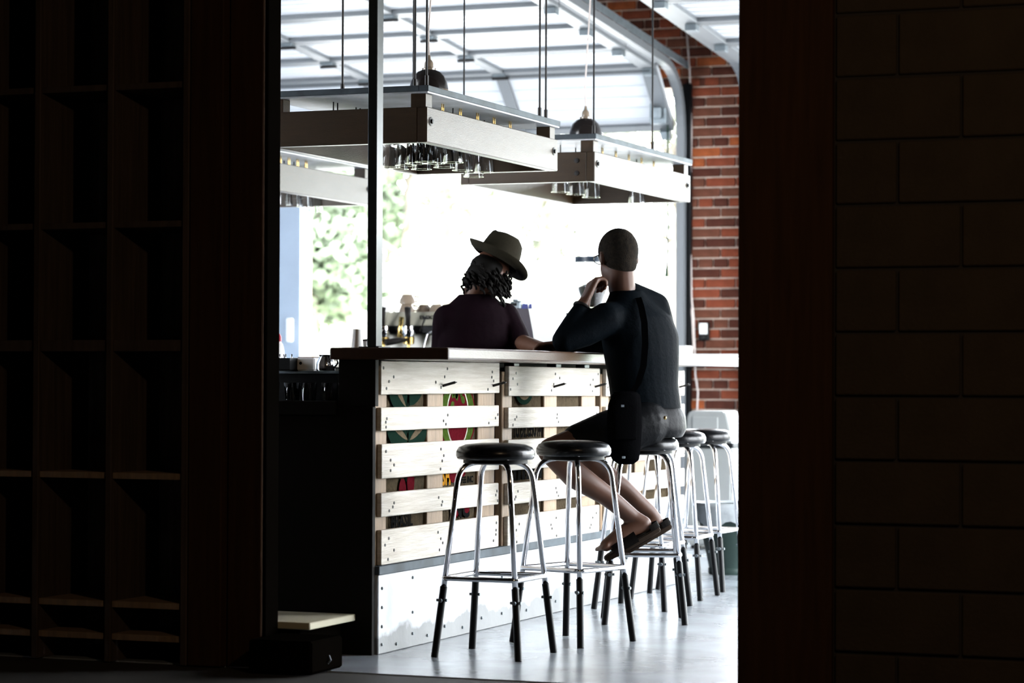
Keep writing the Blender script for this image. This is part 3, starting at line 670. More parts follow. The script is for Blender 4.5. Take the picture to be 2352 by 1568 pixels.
b = bmn(); tube(b, [(x+.026, y, zt+.056), (x+.048, y, zt+.055), (x+.052, y, zt+.03), (x+.034, y, zt+.008)], .004, 8); obj('handle', b, CHROME, t, True)
p = at(706, 850, 10.15)
t = thing('plastic_tub', 'white square plastic container behind the bar end', 'container', (p.x, p.y, zt))
b = bmn(); box(b, p.x-.055, p.x+.055, p.y-.05, p.y+.05, zt, zt+.052, .006); obj('tub', b, WHITE, t)
b = bmn(); lathe(b, [(.006, 0), (.006, .002), (0, .003)], 10); b.transform(Matrix.Translation((p.x-.005, p.y-.05, zt+.030)) @ Matrix.Rotation(PI/2, 4, 'X')); obj('rivet', b, IRON, t)
p = at(655, 852, 10.1)
t = thing('cutlery_crate', 'open black crate of spoons beside the white container', 'crate', (p.x, p.y, zt))
b = bmn(); box(b, p.x-.045, p.x+.040, p.y-.04, p.y-.036, zt, zt+.05); box(b, p.x-.045, p.x+.040, p.y+.036, p.y+.04, zt, zt+.05); box(b, p.x-.045, p.x-.041, p.y-.036, p.y+.036, zt, zt+.05); box(b, p.x+.036, p.x+.040, p.y-.036, p.y+.036, zt, zt+.05); box(b, p.x-.045, p.x+.04, p.y-.04, p.y+.04, zt-.0, zt+.004); obj('crate', b, BLKST, t)
for k in range(5):
    b = bmn(); xx = p.x-.03+.013*k; tube(b, [(xx, p.y, zt+.005), (xx+.012*(-1)**k, p.y-.01, zt+.065)], .003, 6); obj('spoon', b, CHROME, t, True)
# long back counter across the room
t = thing('back_counter', 'long pale counter behind the barista, holding the coffee machine', 'counter', (-1.9, 4.75, 0))
box(b := bmn(), -3.9, -.50, 4.12, 5.0, 0, .86, .004); obj('cabinet', b, DARKP, t)
box(b := bmn(), -3.95, -.45, 4.05, 5.05, .86, .90, .006); obj('worktop', b, STEEL, t)
t = thing('side_counter', 'pale timber worktop behind the steel post, at left', 'counter', (-1.6, 1.9, 0))
box(b := bmn(), -2.3, -1.25, 1.5, 2.4, 0, 1.06, .004); obj('cabinet', b, DARKP, t)
box(b := bmn(), -2.35, -1.2, 1.42, 2.45, 1.06, 1.085, .004); obj('worktop', b, PINE, t)
p = at(716, 822, 11.6); 
b = bmn(); box(b, p.x-.03, p.x+.11, p.y-.09, p.y+.05, 1.085, 1.105, .004); single(obj('chopping_board', b, TOPW), 'small reddish board lying on the worktop left of the bar', 'board')
p = at(640, 800, 11.9)
t = thing('squeeze_bottle', 'clear bottle with a red cap against the left casing', 'bottle', (p.x, p.y, 1.085))
b = bmn(); lathe(b, [(0, 1.085), (.026, 1.085), (.028, 1.09), (.028, 1.13), (.02, 1.165), (.01, 1.18), (0, 1.18)], 20, (p.x, p.y, 0)); obj('body', b, WHITE, t, True, 50)
b = bmn(); lathe(b, [(.0, 1.18), (.014, 1.18), (.013, 1.20), (.006, 1.215), (0, 1.215)], 16, (p.x+.0, p.y, 0)); obj('cap', b, REDP, t, True, 50)
# paper cups on the bar
p = at(821, 797, 9.72)
b = bmn(); lathe(b, [(.024, 0), (.023, .004), (.0165, .074), (0, .074)], 24, (p.x, p.y, 1.12)); single(obj('paper_cup', b, PAPER, None, True, 40), 'small paper cup upside down on the bar, left of the post', 'cup')
p = at(836, 797, 9.80)
b = bmn(); lathe(b, [(0, 0), (.012, 0), (.015, .03), (.014, .03), (.011, .002), (0, .002)], 20, (p.x+.005, p.y, 1.12)); single(obj('sample_cup', b, PAPER, None, True, 40), 'tiny paper cup tucked between the upturned cup and the post', 'cup')
# low platform and black case at the foot of the bar end
b = bmn(); t = thing('low_platform', 'low black platform with a pale top at the foot of the bar end', 'platform', (-.26, -.23, 0))
box(b, -.42, -.115, -.41, -.06, 0, .125, .003); obj('base', b, MATTE, t)
box(b := bmn(), -.45, -.07, -.425, -.045, .125, .15, .003); obj('top', b, mat('pale_laminate', (.50, .46, .33), .5, noise=.1, nscale=5), t)
t = thing('equipment_case', 'low black case with a metal latch in the doorway, at lower left', 'case', (-.06, -.50, 0))
box(b := bmn(), -.17, .070, -.70, -.45, .004, .115, .008); obj('shell', b, MATTE, t)
q_ = on(755, 1515, 0, .070)
b = bmn(); tube(b, [(.070, q_.y-.008, q_.z-.012), (.080, q_.y-.005, q_.z), (.070, q_.y+.003, q_.z+.014)], .003, 8); obj('latch', b, STEEL, t)

# ------------------------------------------------------------------ coffee machine
mx, my, mz = -1.98, 4.27, .90
t = thing('espresso_machine', 'cream espresso machine with chrome fittings behind the barista\'s shoulder', 'coffee machine', (mx+.35, my+.2, mz))
box(b := bmn(), mx, mx+.80, my+.06, my+.48, .93, 1.26, .012); obj('body', b, CREAM, t)
b = bmn(); prism(b, [(my-.01, 1.30), (my+.48, 1.30), (my+.48, 1.375), (my+.02, 1.375)], mx-.01, mx+.81, 0); obj('top_cowl', b, CREAM, t)
box(b := bmn(), mx+.02, mx+.78, my-.08, my+.06, .93, 1.0, .01); obj('drip_tray', b, STEEL, t)
box(b := bmn(), mx+.03, mx+.77, my+.00, my+.06, 1.255, 1.30, .006); obj('group_panel', b, BLKST, t)
text_mesh('lettering', 'ELEKTRA', .027, Matrix(((1, 0, 0, mx+.285), (0, 0, -1, my-.004), (0, 1, 0, 1.335), (0, 0, 0, 1))), INKB, t, sx=1.3, bold=.0008)
for k, gx in enumerate((mx+.09, mx+.24, mx+.56)):
    b = bmn(); lathe(b, [(0, 1.295), (.036, 1.295), (.038, 1.255), (.030, 1.235), (0, 1.235)], 20, (gx, my-.05, 0)); g = obj('group_head', b, CHROME, t, True, 50)
    b = bmn(); lathe(b, [(0, 1.235), (.034, 1.235), (.031, 1.20), (.010, 1.195), (.008, 1.165), (0, 1.165)], 20, (gx, my-.05, 0)); obj('portafilter', b, BRASS, g, True, 50)
    b = bmn(); tube(b, [(gx, my-.08, 1.222), (gx-.03, my-.13, 1.215), (gx-.07, my-.19, 1.205)], [.010, .016, .019], 12); obj('portafilter_handle', b, LEATH, g, True)
    b = bmn(); tube(b, [(gx, my-.06, 1.27), (gx+.005, my-.07, 1.33), (gx+.012, my-.09, 1.395)], [.012, .012, .019], 10); obj('lever', b, LEATH, g, True)
    b = bmn(); tube(b, [(gx-.045, my-.04, 1.345), (gx-.05, my-.06, 1.235)], .014, 10); obj('sight_glass', b, BRASS, g, True)
b = bmn(); tube(b, [(mx+.40, my-.02, 1.28), (mx+.37, my-.10, 1.25), (mx+.34, my-.12, 1.12), (mx+.33, my-.12, 1.02)], .006, 8); obj('steam_wand', b, CHROME, t, True)
b = bmn(); tube(b, [(mx+.30, my-.03, 1.27), (mx+.36, my-.10, 1.34)], [.004, .006], 8); lathe(b, [(0, 0), (.014, 0), (.02, .01), (0, .012)], 12, (mx+.362, my-.10, 1.335)); obj('steam_tap', b, IRON, t, True)
b = bmn(); lathe(b, [(0, 0), (.03, 0), (.03, .02), (0, .02)], 16); b.transform(Matrix.Translation((mx+.42, my-.005, 1.21)) @ Matrix.Rotation(PI/2, 4, 'X')); obj('gauge', b, IRON, t, True, 50)
for k in range(4): b = bmn(); box(b, mx+.05+.20*k, mx+.09+.20*k, my+.1, my+.14, .90, .93, .002); obj('foot', b, STEEL, t)
def mug(px, py, Z, z, label, s=1, flip=True, handle=0.0):
    p = at(px, py, Z); t = thing('coffee_cup', label, 'cup', (p.x, p.y, z), 'cups on the coffee machine')
    prof = [(.024*s, 0), (.028*s, .005*s), (.040*s, .026*s), (.043*s, .047*s), (.040*s, .047*s), (.036*s, .025*s), (.022*s, .008*s), (0, .006*s)]
    prof = [(0, 0)]+prof
    if flip: prof = [(r, .047*s-zz) for r, zz in prof]
    b = bmn(); lathe(b, prof, 24, (p.x, p.y, z)); obj('bowl', b, CERAM, t, True, 50)
    ca, sa = math.cos(handle), math.sin(handle); h = lambda r, zz: (p.x+ca*r*s, p.y+sa*r*s, z+zz*s)
    b = bmn(); tube(b, [h(.034, .038), h(.056, .036), h(.062, .024), h(.052, .012), h(.038, .013)], .005*s, 8); obj('handle', b, CERAM, t, True)
zt = 1.375
mug(934, 715, 14.18, zt, 'lower cup of the upturned pair on the coffee machine', 1.05, True, .3)
mug(936, 700, 14.18, zt+.0495, 'upper cup of the upturned pair on the coffee machine', 1.1, True, .2)
mug(974, 715, 14.25, zt, 'upturned cup with its handle to the right on the coffee machine', 1.05, True, .35)
mug(1003, 715, 14.2, zt, 'upturned cup touching the barista\'s sleeve on the coffee machine', 1.05, True, .5)
p = at(885, 715, 14.2); b = bmn(); lathe(b, [(0, 0), (.024, 0), (.020, .07), (0, .07)], 20, (p.x, p.y, zt)); single(obj('paper_cup', b, PAPER, None, True, 40), 'small grey paper cup on the coffee machine beside the post', 'cup')
p = at(905, 715, 14.3); t = thing('glass_bottle', 'clear glass carafe standing on the coffee machine', 'bottle', (p.x, p.y, zt))
b = bmn(); lathe(b, [(0, 0), (.032, 0), (.033, .01), (.033, .06), (.02, .085), (.016, .13), (.019, .137), (.017, .137), (.014, .13), (.018, .085), (.030, .06), (.030, .01), (0, .006)], 24, (p.x, p.y, zt)); obj('body', b, GLASS, t, True, 50)
# grinder
p = at(1345, 700, 13.9); gx, gy = p.x, p.y+.12
t = thing('coffee_grinder', 'coffee grinder with a clear bean hopper behind the man\'s hand', 'grinder', (gx, gy, .90))
box(b := bmn(), gx-.09, gx+.09, gy-.12, gy+.12, .90, .94, .01); obj('base', b, BLKST, t)
b = bmn(); lathe(b, [(0, .94), (.075, .94), (.08, 1.0), (.072, 1.25), (.05, 1.33), (.04, 1.38), (.05, 1.40), (0, 1.40)], 24, (gx, gy, 0)); obj('motor_housing', b, BLKST, t, True, 40)
b = bmn(); lathe(b, [(.045, 1.40), (.049, 1.40), (.088, 1.50), (.095, 1.655), (.092, 1.655), (.085, 1.502), (.045, 1.40)], 32, (gx, gy, 0)); hp = obj('hopper', b, GLASS, t, True, 40)
b = bmn(); lathe(b, [(0, 1.405), (.043, 1.405), (.080, 1.495), (.083, 1.515), (.04, 1.535), (0, 1.53)], 28, (gx, gy, 0)); obj('beans', b, BEANS, hp, True, 50)
b = bmn(); lathe(b, [(0, 1.650), (.102, 1.650), (.102, 1.680), (.03, 1.686), (0, 1.686)], 32, (gx, gy, 0)); obj('lid', b, mat('lid_dark', (.01, .02, .035), .4), t, True, 40)
b = bmn(); lathe(b, [(.074, 1.26), (.083, 1.26), (.083, 1.28), (.070, 1.28)], 28, (gx, gy, 0)); obj('collar', b, PINE2, t, True, 40)
# till with slanted white side, and what stands on it
p = at(1238, 790, 12.75); x, y = p.x, p.y
t = thing('till_terminal', 'slanted till with violet-grey front and white side, between the two men', 'till', (x, y, .98))
box(b := bmn(), x-.24, x+.12, y-.14, y+.16, .90-.02, .98, .006); obj('stand', b, BLKST, t)
# support under the till
box(b := bmn(), x-.30, x+.16, y-.20, y+.24, .0, .88, .006); obj('cabinet', b, DARKP, t)
b = bmn(); prism(b, [(x-.20, .98), (x+.035, .98), (x-.040, 1.36), (x-.15, 1.36)], y-.05, y+.15, 1); obj('front', b, PURPL, t)
b = bmn(); prism(b, [(x+.037, .98), (x+.115, .98), (x+.085, 1.36), (x-.038, 1.36)], y-.05, y+.15, 1)
obj('side', b, WHITE, t)
b = bmn(); tube(b, [(x-.060, y-.056, 1.22), (x-.015, y-.056, 1.02)], .006, 8); obj('pen_holder', b, CHROME, t, True)
b = bmn(); box(b, x-.115, x-.085, y-.060, y-.050, 1.24, 1.26, .002); obj('key', b, BRASS, t)
p = at(1188, 712, 12.88)
t = thing('card_reader', 'small metallic card reader on top of the till', 'card reader', (p.x, p.y+.02, 1.36))
box(b := bmn(), p.x-.030, p.x+.028, y+.05, y+.12, 1.36, 1.40, .006); obj('body', b, STEEL, t)
box(b := bmn(), p.x-.018, p.x+.012, y+.055, y+.115, 1.40, 1.412, .004); obj('head', b, STEEL, t); box(b := bmn(), p.x-.022, p.x+.008, y+.047, y+.05, 1.378, 1.392, .001); obj('display', b, BLKST, t)
p = at(1215, 706, 12.9)
for k, (dx, w_) in enumerate(((0, .018), (.030, .009))):
    b = bmn(); prism(b, [(p.x+dx-w_, 1.36), (p.x+dx+w_, 1.36), (p.x+dx+w_*.8, 1.388), (p.x+dx-w_*.7, 1.388)], y+.06, y+.10, 1); single(obj('blue_box', b, BLUEP), ['larger dark blue box on top of the till', 'narrow dark blue box at the right end of the till'][k], 'box')
p = at(1296, 760, 13.6); t = thing('glass_canister', 'glass canister with a dark lid beside the man\'s forearm', 'canister', (p.x, p.y+.1, .90))
b = bmn(); lathe(b, [(0, .90), (.038, .90), (.040, .91), (.040, 1.35), (.037, 1.35), (.037, .91), (0, .906)], 24, (p.x, p.y+.1, 0)); obj('body', b, GLASS, t, True, 50)
b = bmn(); lathe(b, [(0, 1.35), (.043, 1.35), (.043, 1.366), (0, 1.37)], 24, (p.x, p.y+.1, 0)); obj('lid', b, mat('lid_dark', (.01, .02, .035), .4), t, True, 40)

# ------------------------------------------------------------------ shelving in the dark room, at left
yb_, yf = -.235, -.592
xs = [-1.325, -1.085, -.785, -.481]
t = thing('shelf_unit', 'dark open wooden shelf unit in shadow at the left edge', 'shelf', (-.90, -.41, 0))
for k, x in enumerate(xs): b = bmn(); box(b, x-.012, x+.012, yf, yb_, 0, 2.6, .002); obj('upright', b, SHELFW, t)
for i, z in enumerate((.10, .215, .67, 1.14, 1.56, 2.05, 2.59)):
    for a, e in zip(xs, xs[1:]):
        b = bmn(); th = .022 if z != 1.14 else .04; box(b, a+.0125, e-.0125, yf+.01, yb_-.012, z-th, z, .001); obj('shelf_board', b, SHELFW if z > 1 else PINE2, t)
for k in range(9): x = -1.313+k*(.820/9); b = bmn(); box(b, x+.001, x+.820/9-.001, yb_-.011, yb_, .02, 2.6, .0005); obj('back_plank', b, BACKP, t)
box(b := bmn(), -1.337, -.469, yb_, yb_+.012, 0, 2.6); obj('back_panel', b, WALLD, t)

# ------------------------------------------------------------------ people
def loft(bm, secs, n=22):
    """closed tube through elliptical sections (centre, half axis u, half axis v)"""
    rings = [[bm.verts.new(c+u*math.cos(2*PI*j/n)+v*math.sin(2*PI*j/n)) for j in range(n)] for c, u, v in secs]
    for A, B in zip(rings, rings[1:]):
        for j in range(n): bm.faces.new((A[j], A[(j+1) % n], B[(j+1) % n], B[j]))
    bm.faces.new(rings[0][::-1]); bm.faces.new(rings[-1]); return bm
def ball(bm, c, r, mtx=None, seg=18):
    t = bmn(); bmesh.ops.create_uvsphere(t, u_segments=seg, v_segments=seg//2+2, radius=1.0)
    r = r if isinstance(r, (tuple, list)) else (r, r, r)
    t.transform(Matrix.Translation(V(c)) @ (mtx.to_4x4() if mtx else Matrix.Identity(4)) @ Matrix.Diagonal((*r, 1))); merge(bm, t)
def limb(bm, pts, rs, seg=14):
    pts = [V(p) for p in pts]; P, R = [], []
    for i in range(len(pts)-1):
        for k in range(6):
            f = k/6; P.append(pts[i].lerp(pts[i+1], f)); R.append(rs[i]*(1-f)+rs[i+1]*f)
    P.append(pts[-1]); R.append(rs[-1])
    tube(bm, P, R, seg)
    for p, r in zip(pts, rs): ball(bm, p, r, seg=12)
def fuse(name, bm, mats, parent, voxel=.007, smooth=6, root=None):
    """union of overlapping volumes into one continuous skin"""
    bmesh.ops.recalc_face_normals(bm, faces=bm.faces)
    me = bpy.data.meshes.new('tmp'); bm.to_mesh(me); bm.free()
    o = bpy.data.objects.new('tmp', me); COL.objects.link(o)
    r = o.modifiers.new('r', 'REMESH'); r.mode = 'VOXEL'; r.voxel_size = voxel
    s = o.modifiers.new('s', 'SMOOTH'); s.factor = .5; s.iterations = smooth
    dg = bpy.context.evaluated_depsgraph_get(); res = bpy.data.meshes.new_from_object(o.evaluated_get(dg))
    bpy.data.objects.remove(o); bpy.data.meshes.remove(me)
    if parent: res.transform(Matrix.Translation(-rootloc(parent)))
    res.name = name; res.materials.clear(); res.polygons.foreach_set('use_smooth', [True]*len(res.polygons))
    return link(name, res, mats, parent)
HR, HF, HU = _r0, V((-math.sin(YAW), math.cos(YAW), 0)), V((0, 0, 1))     # right, away and up as seen from the doorway
def dirv(r, f, u): return (HR*r+HF*f+HU*u)
def hand(bm, wrist, palm_dir, palm_nrm, fingers, thumb_side, curl, L=.082, fl=(.068, .076, .072, .058), s=1.0, thumb_curl=.5):
    """palm with four fingers curling towards palm_nrm and a thumb on the thumb_side"""
    d = palm_dir.normalized(); nrm = (palm_nrm-d*palm_nrm.dot(d)).normalized(); side = d.cross(nrm).normalized()*thumb_side
    L *= s
    for k in range(4):
        off = side*(.030-.020*k)*s
        limb(bm, [wrist+off*.45, wrist+d*L+off], [.015*s, .0125*s], 10)
        p = wrist+d*L+off; ang = 0; ln = fl[k]*s
        pts = [p]; 
        for seg_, fr in enumerate((.45, .32, .23)):
            ang += curl[k]*(1.0 if seg_ else .8)
            p = p+(d*math.cos(ang)+nrm*math.sin(ang))*ln*fr; pts.append(p)
        limb(bm, pts, [.0105*s, .0098*s, .009*s, .0075*s], 10)
    b0 = wrist+d*L*.25+side*.026*s; b1 = b0+(d*.7+side*.6+nrm*.25)*.040*s; b2 = b1+(d*.9+side*(.25-thumb_curl)+nrm*.3)*.030*s; b3 = b2+(d*.8-side*thumb_curl+nrm*.4)*.022*s
    limb(bm, [b0, b1, b2, b3], [.016*s, .0125*s, .011*s, .009*s], 10)

# ---- the seated man
ROOT = V((.473, 1.637, 0))
man = bpy.data.objects.new
MZ = 10.66
def M(px, py, dz=0.0): return at(px, py, MZ+dz)
head_c = M(1419, 588, -.02)
fdir = dirv(-.42, .90, -.12).normalized()                 # where the face points
sdir = fdir.cross(HU).normalized(); udir = sdir.cross(fdir).normalized()
HM = Matrix((sdir, fdir, udir)).transposed()
b = bmn()
ball(b, head_c+udir*.018, (.078, .098, .092), HM, 24)                      # skull
ball(b, head_c+fdir*.030-udir*.045, (.060, .070, .075), HM, 20)            # jaw and face
ball(b, head_c+fdir*.085-udir*.095, (.026, .022, .020), HM, 12)            # chin
ball(b, head_c+fdir*.102-udir*.020, (.013, .020, .020), HM, 10); ball(b, head_c+fdir*.108-udir*.034, (.016, .016, .012), HM, 10)   # nose
ball(b, head_c+fdir*.088+udir*.018, (.050, .018, .012), HM, 12)            # brow
for s_ in (-1, 1):
    ball(b, head_c+fdir*.094-udir*.002+sdir*s_*.032, (.012, .008, .008), HM, 10)   # eyes
    ball(b, head_c-fdir*.004-udir*.012+sdir*s_*.079, (.009, .020, .031), HM @ Matrix.Rotation(.35*s_, 3, 'Z'), 12)   # ears
ball(b, head_c+fdir*.100-udir*.062, (.024, .010, .005), HM, 10); ball(b, head_c+fdir*.098-udir*.071, (.021, .010, .005), HM, 10)   # lips
limb(b, [head_c-udir*.035-fdir*.020, M(1428, 662, 0), M(1445, 700, .02)], [.056, .057, .066])       # neck
# torso core (under the shirt)
lf = dirv(-.72, -.69, 0).normalized()                     # towards his left shoulder
bk = dirv(.69, -.72, 0).normalized()                      # out of his back
def sec(px, py, dz, a, c): return (M(px, py, dz), lf*a, bk*c)
loft(b, [sec(1490, 985, .02, .15, .11), sec(1482, 930, .02, .15, .11), sec(1474, 850, 0, .155, .105), sec(1466, 770, 0, .17, .11), sec(1455, 715, 0, .15, .085), sec(1447, 690, 0, .08, .06)])
shL, shR = M(1392, 733, -.13), M(1497, 730, .12)
elL, wrL = M(1296, 782, -.20), M(1341, 697, -.12)
elR, wrR = M(1408, 800, .26), M(1280, 792, .12)
limb(b, [shL, elL, wrL], [.052, .042, .028]); limb(b, [shR, elR, wrR], [.052, .042, .027])
# left hand, loosely closed against the cheek
hd = (M(1370, 630, -.06)-wrL).normalized()
hand(b, wrL+hd*.004, hd, dirv(.86, .40, .10), 4, 1, (1.25, 1.2, 1.1, 1.0), L=.092, s=1.12, thumb_curl=.1)
# right hand resting on the bar
hand(b, wrR-dirv(1, 0, 0)*.004, dirv(-1, .15, -.18), dirv(-.1, -.35, -1), 4, -1, (.75, .8, .8, .8), L=.070)
hipL, hipR = M(1478, 972, -.07), M(1500, 970, .10)
knL, knR = M(1266, 1036, -.26), M(1322, 1024, -.02)
anL, anR = M(1455, 1189, -.17), M(1492, 1178, .03)
limb(b, [hipL, hipL.lerp(knL, .5), knL], [.090, .078, .056]); limb(b, [hipR, hipR.lerp(knR, .5), knR], [.090, .078, .056])
for kn, an in ((knL, anL), (knR, anR)):
    c1 = kn.lerp(an, .30)+dirv(-.10, 0, -.55)*.030
    limb(b, [kn, c1, kn.lerp(an, .65), an], [.053, .056, .042, .034])
FT = []
for an, hx, tx, dz in ((anL, (1478, 1203), (1392, 1252), -.17), (anR, (1505, 1196), (1428, 1240), .03)):
    heel, toe = M(*hx, dz), M(*tx, dz-.02); FT.append((heel, toe)); d = (toe-heel).normalized()
    limb(b, [an, heel], [.034, .033]); limb(b, [heel, heel.lerp(toe, .55)+HU*.010, toe], [.034, .036, .026])
    sd = d.cross(HU).normalized()
    for k in range(5): q = toe+sd*(.030-.014*k); limb(b, [q, q+d*(.040-.004*k)], [.012, .010-.0008*k], 8)
body = fuse('person', b, SKIN, None, .006, 5)
body.data.transform(Matrix.Translation(-ROOT)); body.location = ROOT
tag(body, 'seated man in dark long sleeves and shorts, cheek resting on his fist', 'person')
man = body
# cropped hair: shell over the back and top of the skull
b = bmn(); ball(b, head_c+udir*.020-fdir*.006, (.0815, .099, .096), HM, 28); ball(b, head_c-udir*.036-fdir*.030, (.066, .062, .060), HM, 24)
pl = head_c+fdir*.048+udir*.02
geo = list(b.verts)+list(b.edges)+list(b.faces)
bmesh.ops.bisect_plane(b, geom=geo, plane_co=head_c+fdir*.052+udir*.06, plane_no=(fdir*.9-udir*.28).normalized(), clear_outer=True)
geo = list(b.verts)+list(b.edges)+list(b.faces)
bmesh.ops.bisect_plane(b, geom=geo, plane_co=head_c-udir*.074-fdir*.07, plane_no=(-udir*.85+fdir*.45).normalized(), clear_outer=True)
bmesh.ops.solidify(b, geom=list(b.faces), thickness=.006)
obj('hair', b, HAIRG, man, True)
# glasses
b = bmn(); e0 = head_c+fdir*.106+udir*.0
for s_ in (-1, 1):
    cc = e0+sdir*s_*.034; tube(b, [cc+sdir*.024*math.cos(a)+udir*.018*math.sin(a) for a in [2*PI*i/16 for i in range(16)]], .002, 6, closed=True)
    tube(b, [cc+sdir*s_*.026, head_c+fdir*.06+sdir*s_*.082+udir*.004, head_c-fdir*.015+sdir*s_*.084+udir*.006], .002, 6)
tube(b, [e0-sdir*.011, e0+udir*.004+fdir*.003, e0+sdir*.011], .002, 6)
gls = obj('glasses', b, IRON, man, True)
# shirt with long sleeves
b = bmn()
loft(b, [sec(1489, 968, .02, .168, .128), sec(1484, 930, .02, .166, .124), sec(1478, 880, .01, .168, .122), sec(1474, 820, 0, .184, .128), sec(1470, 770, 0, .194, .130), sec(1462, 728, 0, .182, .112), sec(1450, 700, 0, .135, .088), sec(1443, 681, 0, .090, .076), sec(1438, 668, 0, .070, .066)], 26)
limb(b, [M(1443, 676, .02), M(1503, 706, .09), M(1522, 770, .08), M(1526, 830, .06)], [.058, .066, .060, .052])
cuff = elL.lerp(wrL, .86)
limb(b, [shL.lerp(shR, .25), shL, shL.lerp(elL, .5)+HU*-.005, elL, elL.lerp(wrL, .5), cuff], [.075, .071, .064, .052, .044, .035])
limb(b, [shR.lerp(shL, .25), shR, shR.lerp(elR, .5), elR, elR.lerp(wrR, .93)], [.075, .072, .064, .054, .036])
# folds at the waist and elbow
for k in range(3): limb(b, [M(1550, 890+14*k, .05), M(1532, 900+13*k, -.06)], [.014, .009], 8)
fuse('shirt', b, SHIRTB, man, .006, 14)
# shorts
b = bmn()
loft(b, [sec(1492, 1004, .02, .150, .125), sec(1492, 985, .02, .170, .142), sec(1490, 955, .02, .172, .138), sec(1486, 935, .02, .166, .127)], 26)
hemL, hemR = hipL.lerp(knL, .70), hipR.lerp(knR, .74)
limb(b, [hipL, hipL.lerp(knL, .4), hemL], [.106, .096, .080]); limb(b, [hipR, hipR.lerp(knR, .4), hemR], [.106, .096, .080])
fuse('shorts', b, SHORTB, man, .007, 5)
b = bmn(); p = M(1523, 957, -.02)-FW*.128; ball(b, p, (.007, .006, .008)); obj('pocket_button', b, BRASS, man, True)
b = bmn(); a_ = elL.lerp(wrL, .90); ax = (wrL-elL).normalized(); u_, v_ = frame_from(ax)
tube(b, [a_+(u_*math.cos(q)+v_*math.sin(q))*.0325 for q in [2*PI*i/20 for i in range(20)]], .007, 8, closed=True); obj('watch', b, LEATH, man, True)
# sandals
for k, (heel, toe) in enumerate(FT):
    d = (toe-heel).normalized(); sd = d.cross(HU).normalized(); up_ = sd.cross(d).normalized()
    mt = Matrix((d, sd, up_)).transposed().to_4x4(); mt.translation = heel-up_*.036
    out = [(-.045, -.026), (-.052, 0), (-.045, .026), (.0, .034), (.07, .036), (.14, .044), (.19, .038), (.212, .010), (.205, -.018), (.16, -.038), (.07, -.034), (.0, -.034)]
    b = bmn(); prism(b, out, -.024, .0, 2); bmesh.ops.bevel(b, geom=list(b.edges), offset=.005, segments=2, affect='EDGES'); b.transform(mt)
    so = obj('sandal', b, SOLE, man, True, 50)
    b = bmn()
    for x0, x1, rz in ((.055, .165, .052),):
        A = []
        for i in range(5):
            x = x0+(x1-x0)*i/4; A.append([b.verts.new(mt @ V((x, .045*math.cos(q), -.012+(rz+.018-.05*(i/4)*.5)*math.sin(q)))) for q in [PI*j/12 for j in range(13)]])
        for i in range(4):
            for j in range(12): b.faces.new((A[i][j], A[i+1][j], A[i+1][j+1], A[i][j+1]))
    bmesh.ops.solidify(b, geom=list(b.faces), thickness=.006); obj('upper', b, LEATH, so, True)
    b = bmn(); A = []
    for i in range(9):
        q = PI*.5+PI*i/8; A.append([b.verts.new(mt @ V((-.010+.045*math.cos(q), .034*math.sin(q), z_))) for z_ in (-.004, .022)])
    for i in range(8): b.faces.new((A[i][0], A[i+1][0], A[i+1][1], A[i][1]))
    bmesh.ops.solidify(b, geom=list(b.faces), thickness=.005); obj('heel_strap', b, LEATH, so, True)
# ---- shoulder bag at his hip
c = M(1432, 985, -.285)
t = thing('shoulder_bag', 'black rounded shoulder bag hanging at the seated man\'s hip', 'bag', (c.x, c.y, c.z-.16))
bl = dirv(1, .25, 0).normalized(); bn = dirv(-.25, 1, 0).normalized()
b = bmn(); loft(b, [(M(1438, 1066, -.285), bl*.030, bn*.020), (M(1437, 1056, -.285), bl*.056, bn*.040), (M(1434, 1030, -.285), bl*.068, bn*.050), (M(1434, 980, -.285), bl*.074, bn*.054), (M(1435, 930, -.285), bl*.070, bn*.050), (M(1438, 905, -.285), bl*.058, bn*.042), (M(1440, 898, -.285), bl*.03, bn*.02)], 24)
fuse('pouch', b, NYLON, t, .005, 6)
b = bmn(); loft(b, [(M(1436, 1010, -.340), bl*.050, bn*.010), (M(1436, 930, -.340), bl*.055, bn*.012), (M(1437, 900, -.315), bl*.05, bn*.03)], 20); fuse('flap', b, NYLON, t, .004, 3)
for px, py in ((1430, 932), (1466, 992), (1432, 1050)):
    q = M(px, py, -.352 if px < 1450 else -.300); b = bmn(); xbox(b, Matrix.Translation(q) @ Matrix((bl, bn, HU)).transposed().to_4x4(), .007, .003, .005, .001); obj('buckle', b, STEEL, t)
b = bmn(); rows = []
sp = [(1448, 905, -.29), (1466, 880, -.215), (1478, 840, -.185), (1482, 790, -.180), (1480, 740, -.165), (1473, 705, -.125), (1467, 686, -.085), (1463, 674, -.02), (1460, 674, .06), (1455, 690, .14)]
pts = [M(*q) for q in sp]
for i, p in enumerate(pts):
    rows.append([b.verts.new(p-bl*.014), b.verts.new(p+bl*.014)])
for A, B in zip(rows, rows[1:]): b.faces.new((A[0], A[1], B[1], B[0]))
bmesh.ops.solidify(b, geom=list(b.faces), thickness=.004); obj('strap', b, NYLON, t, True)

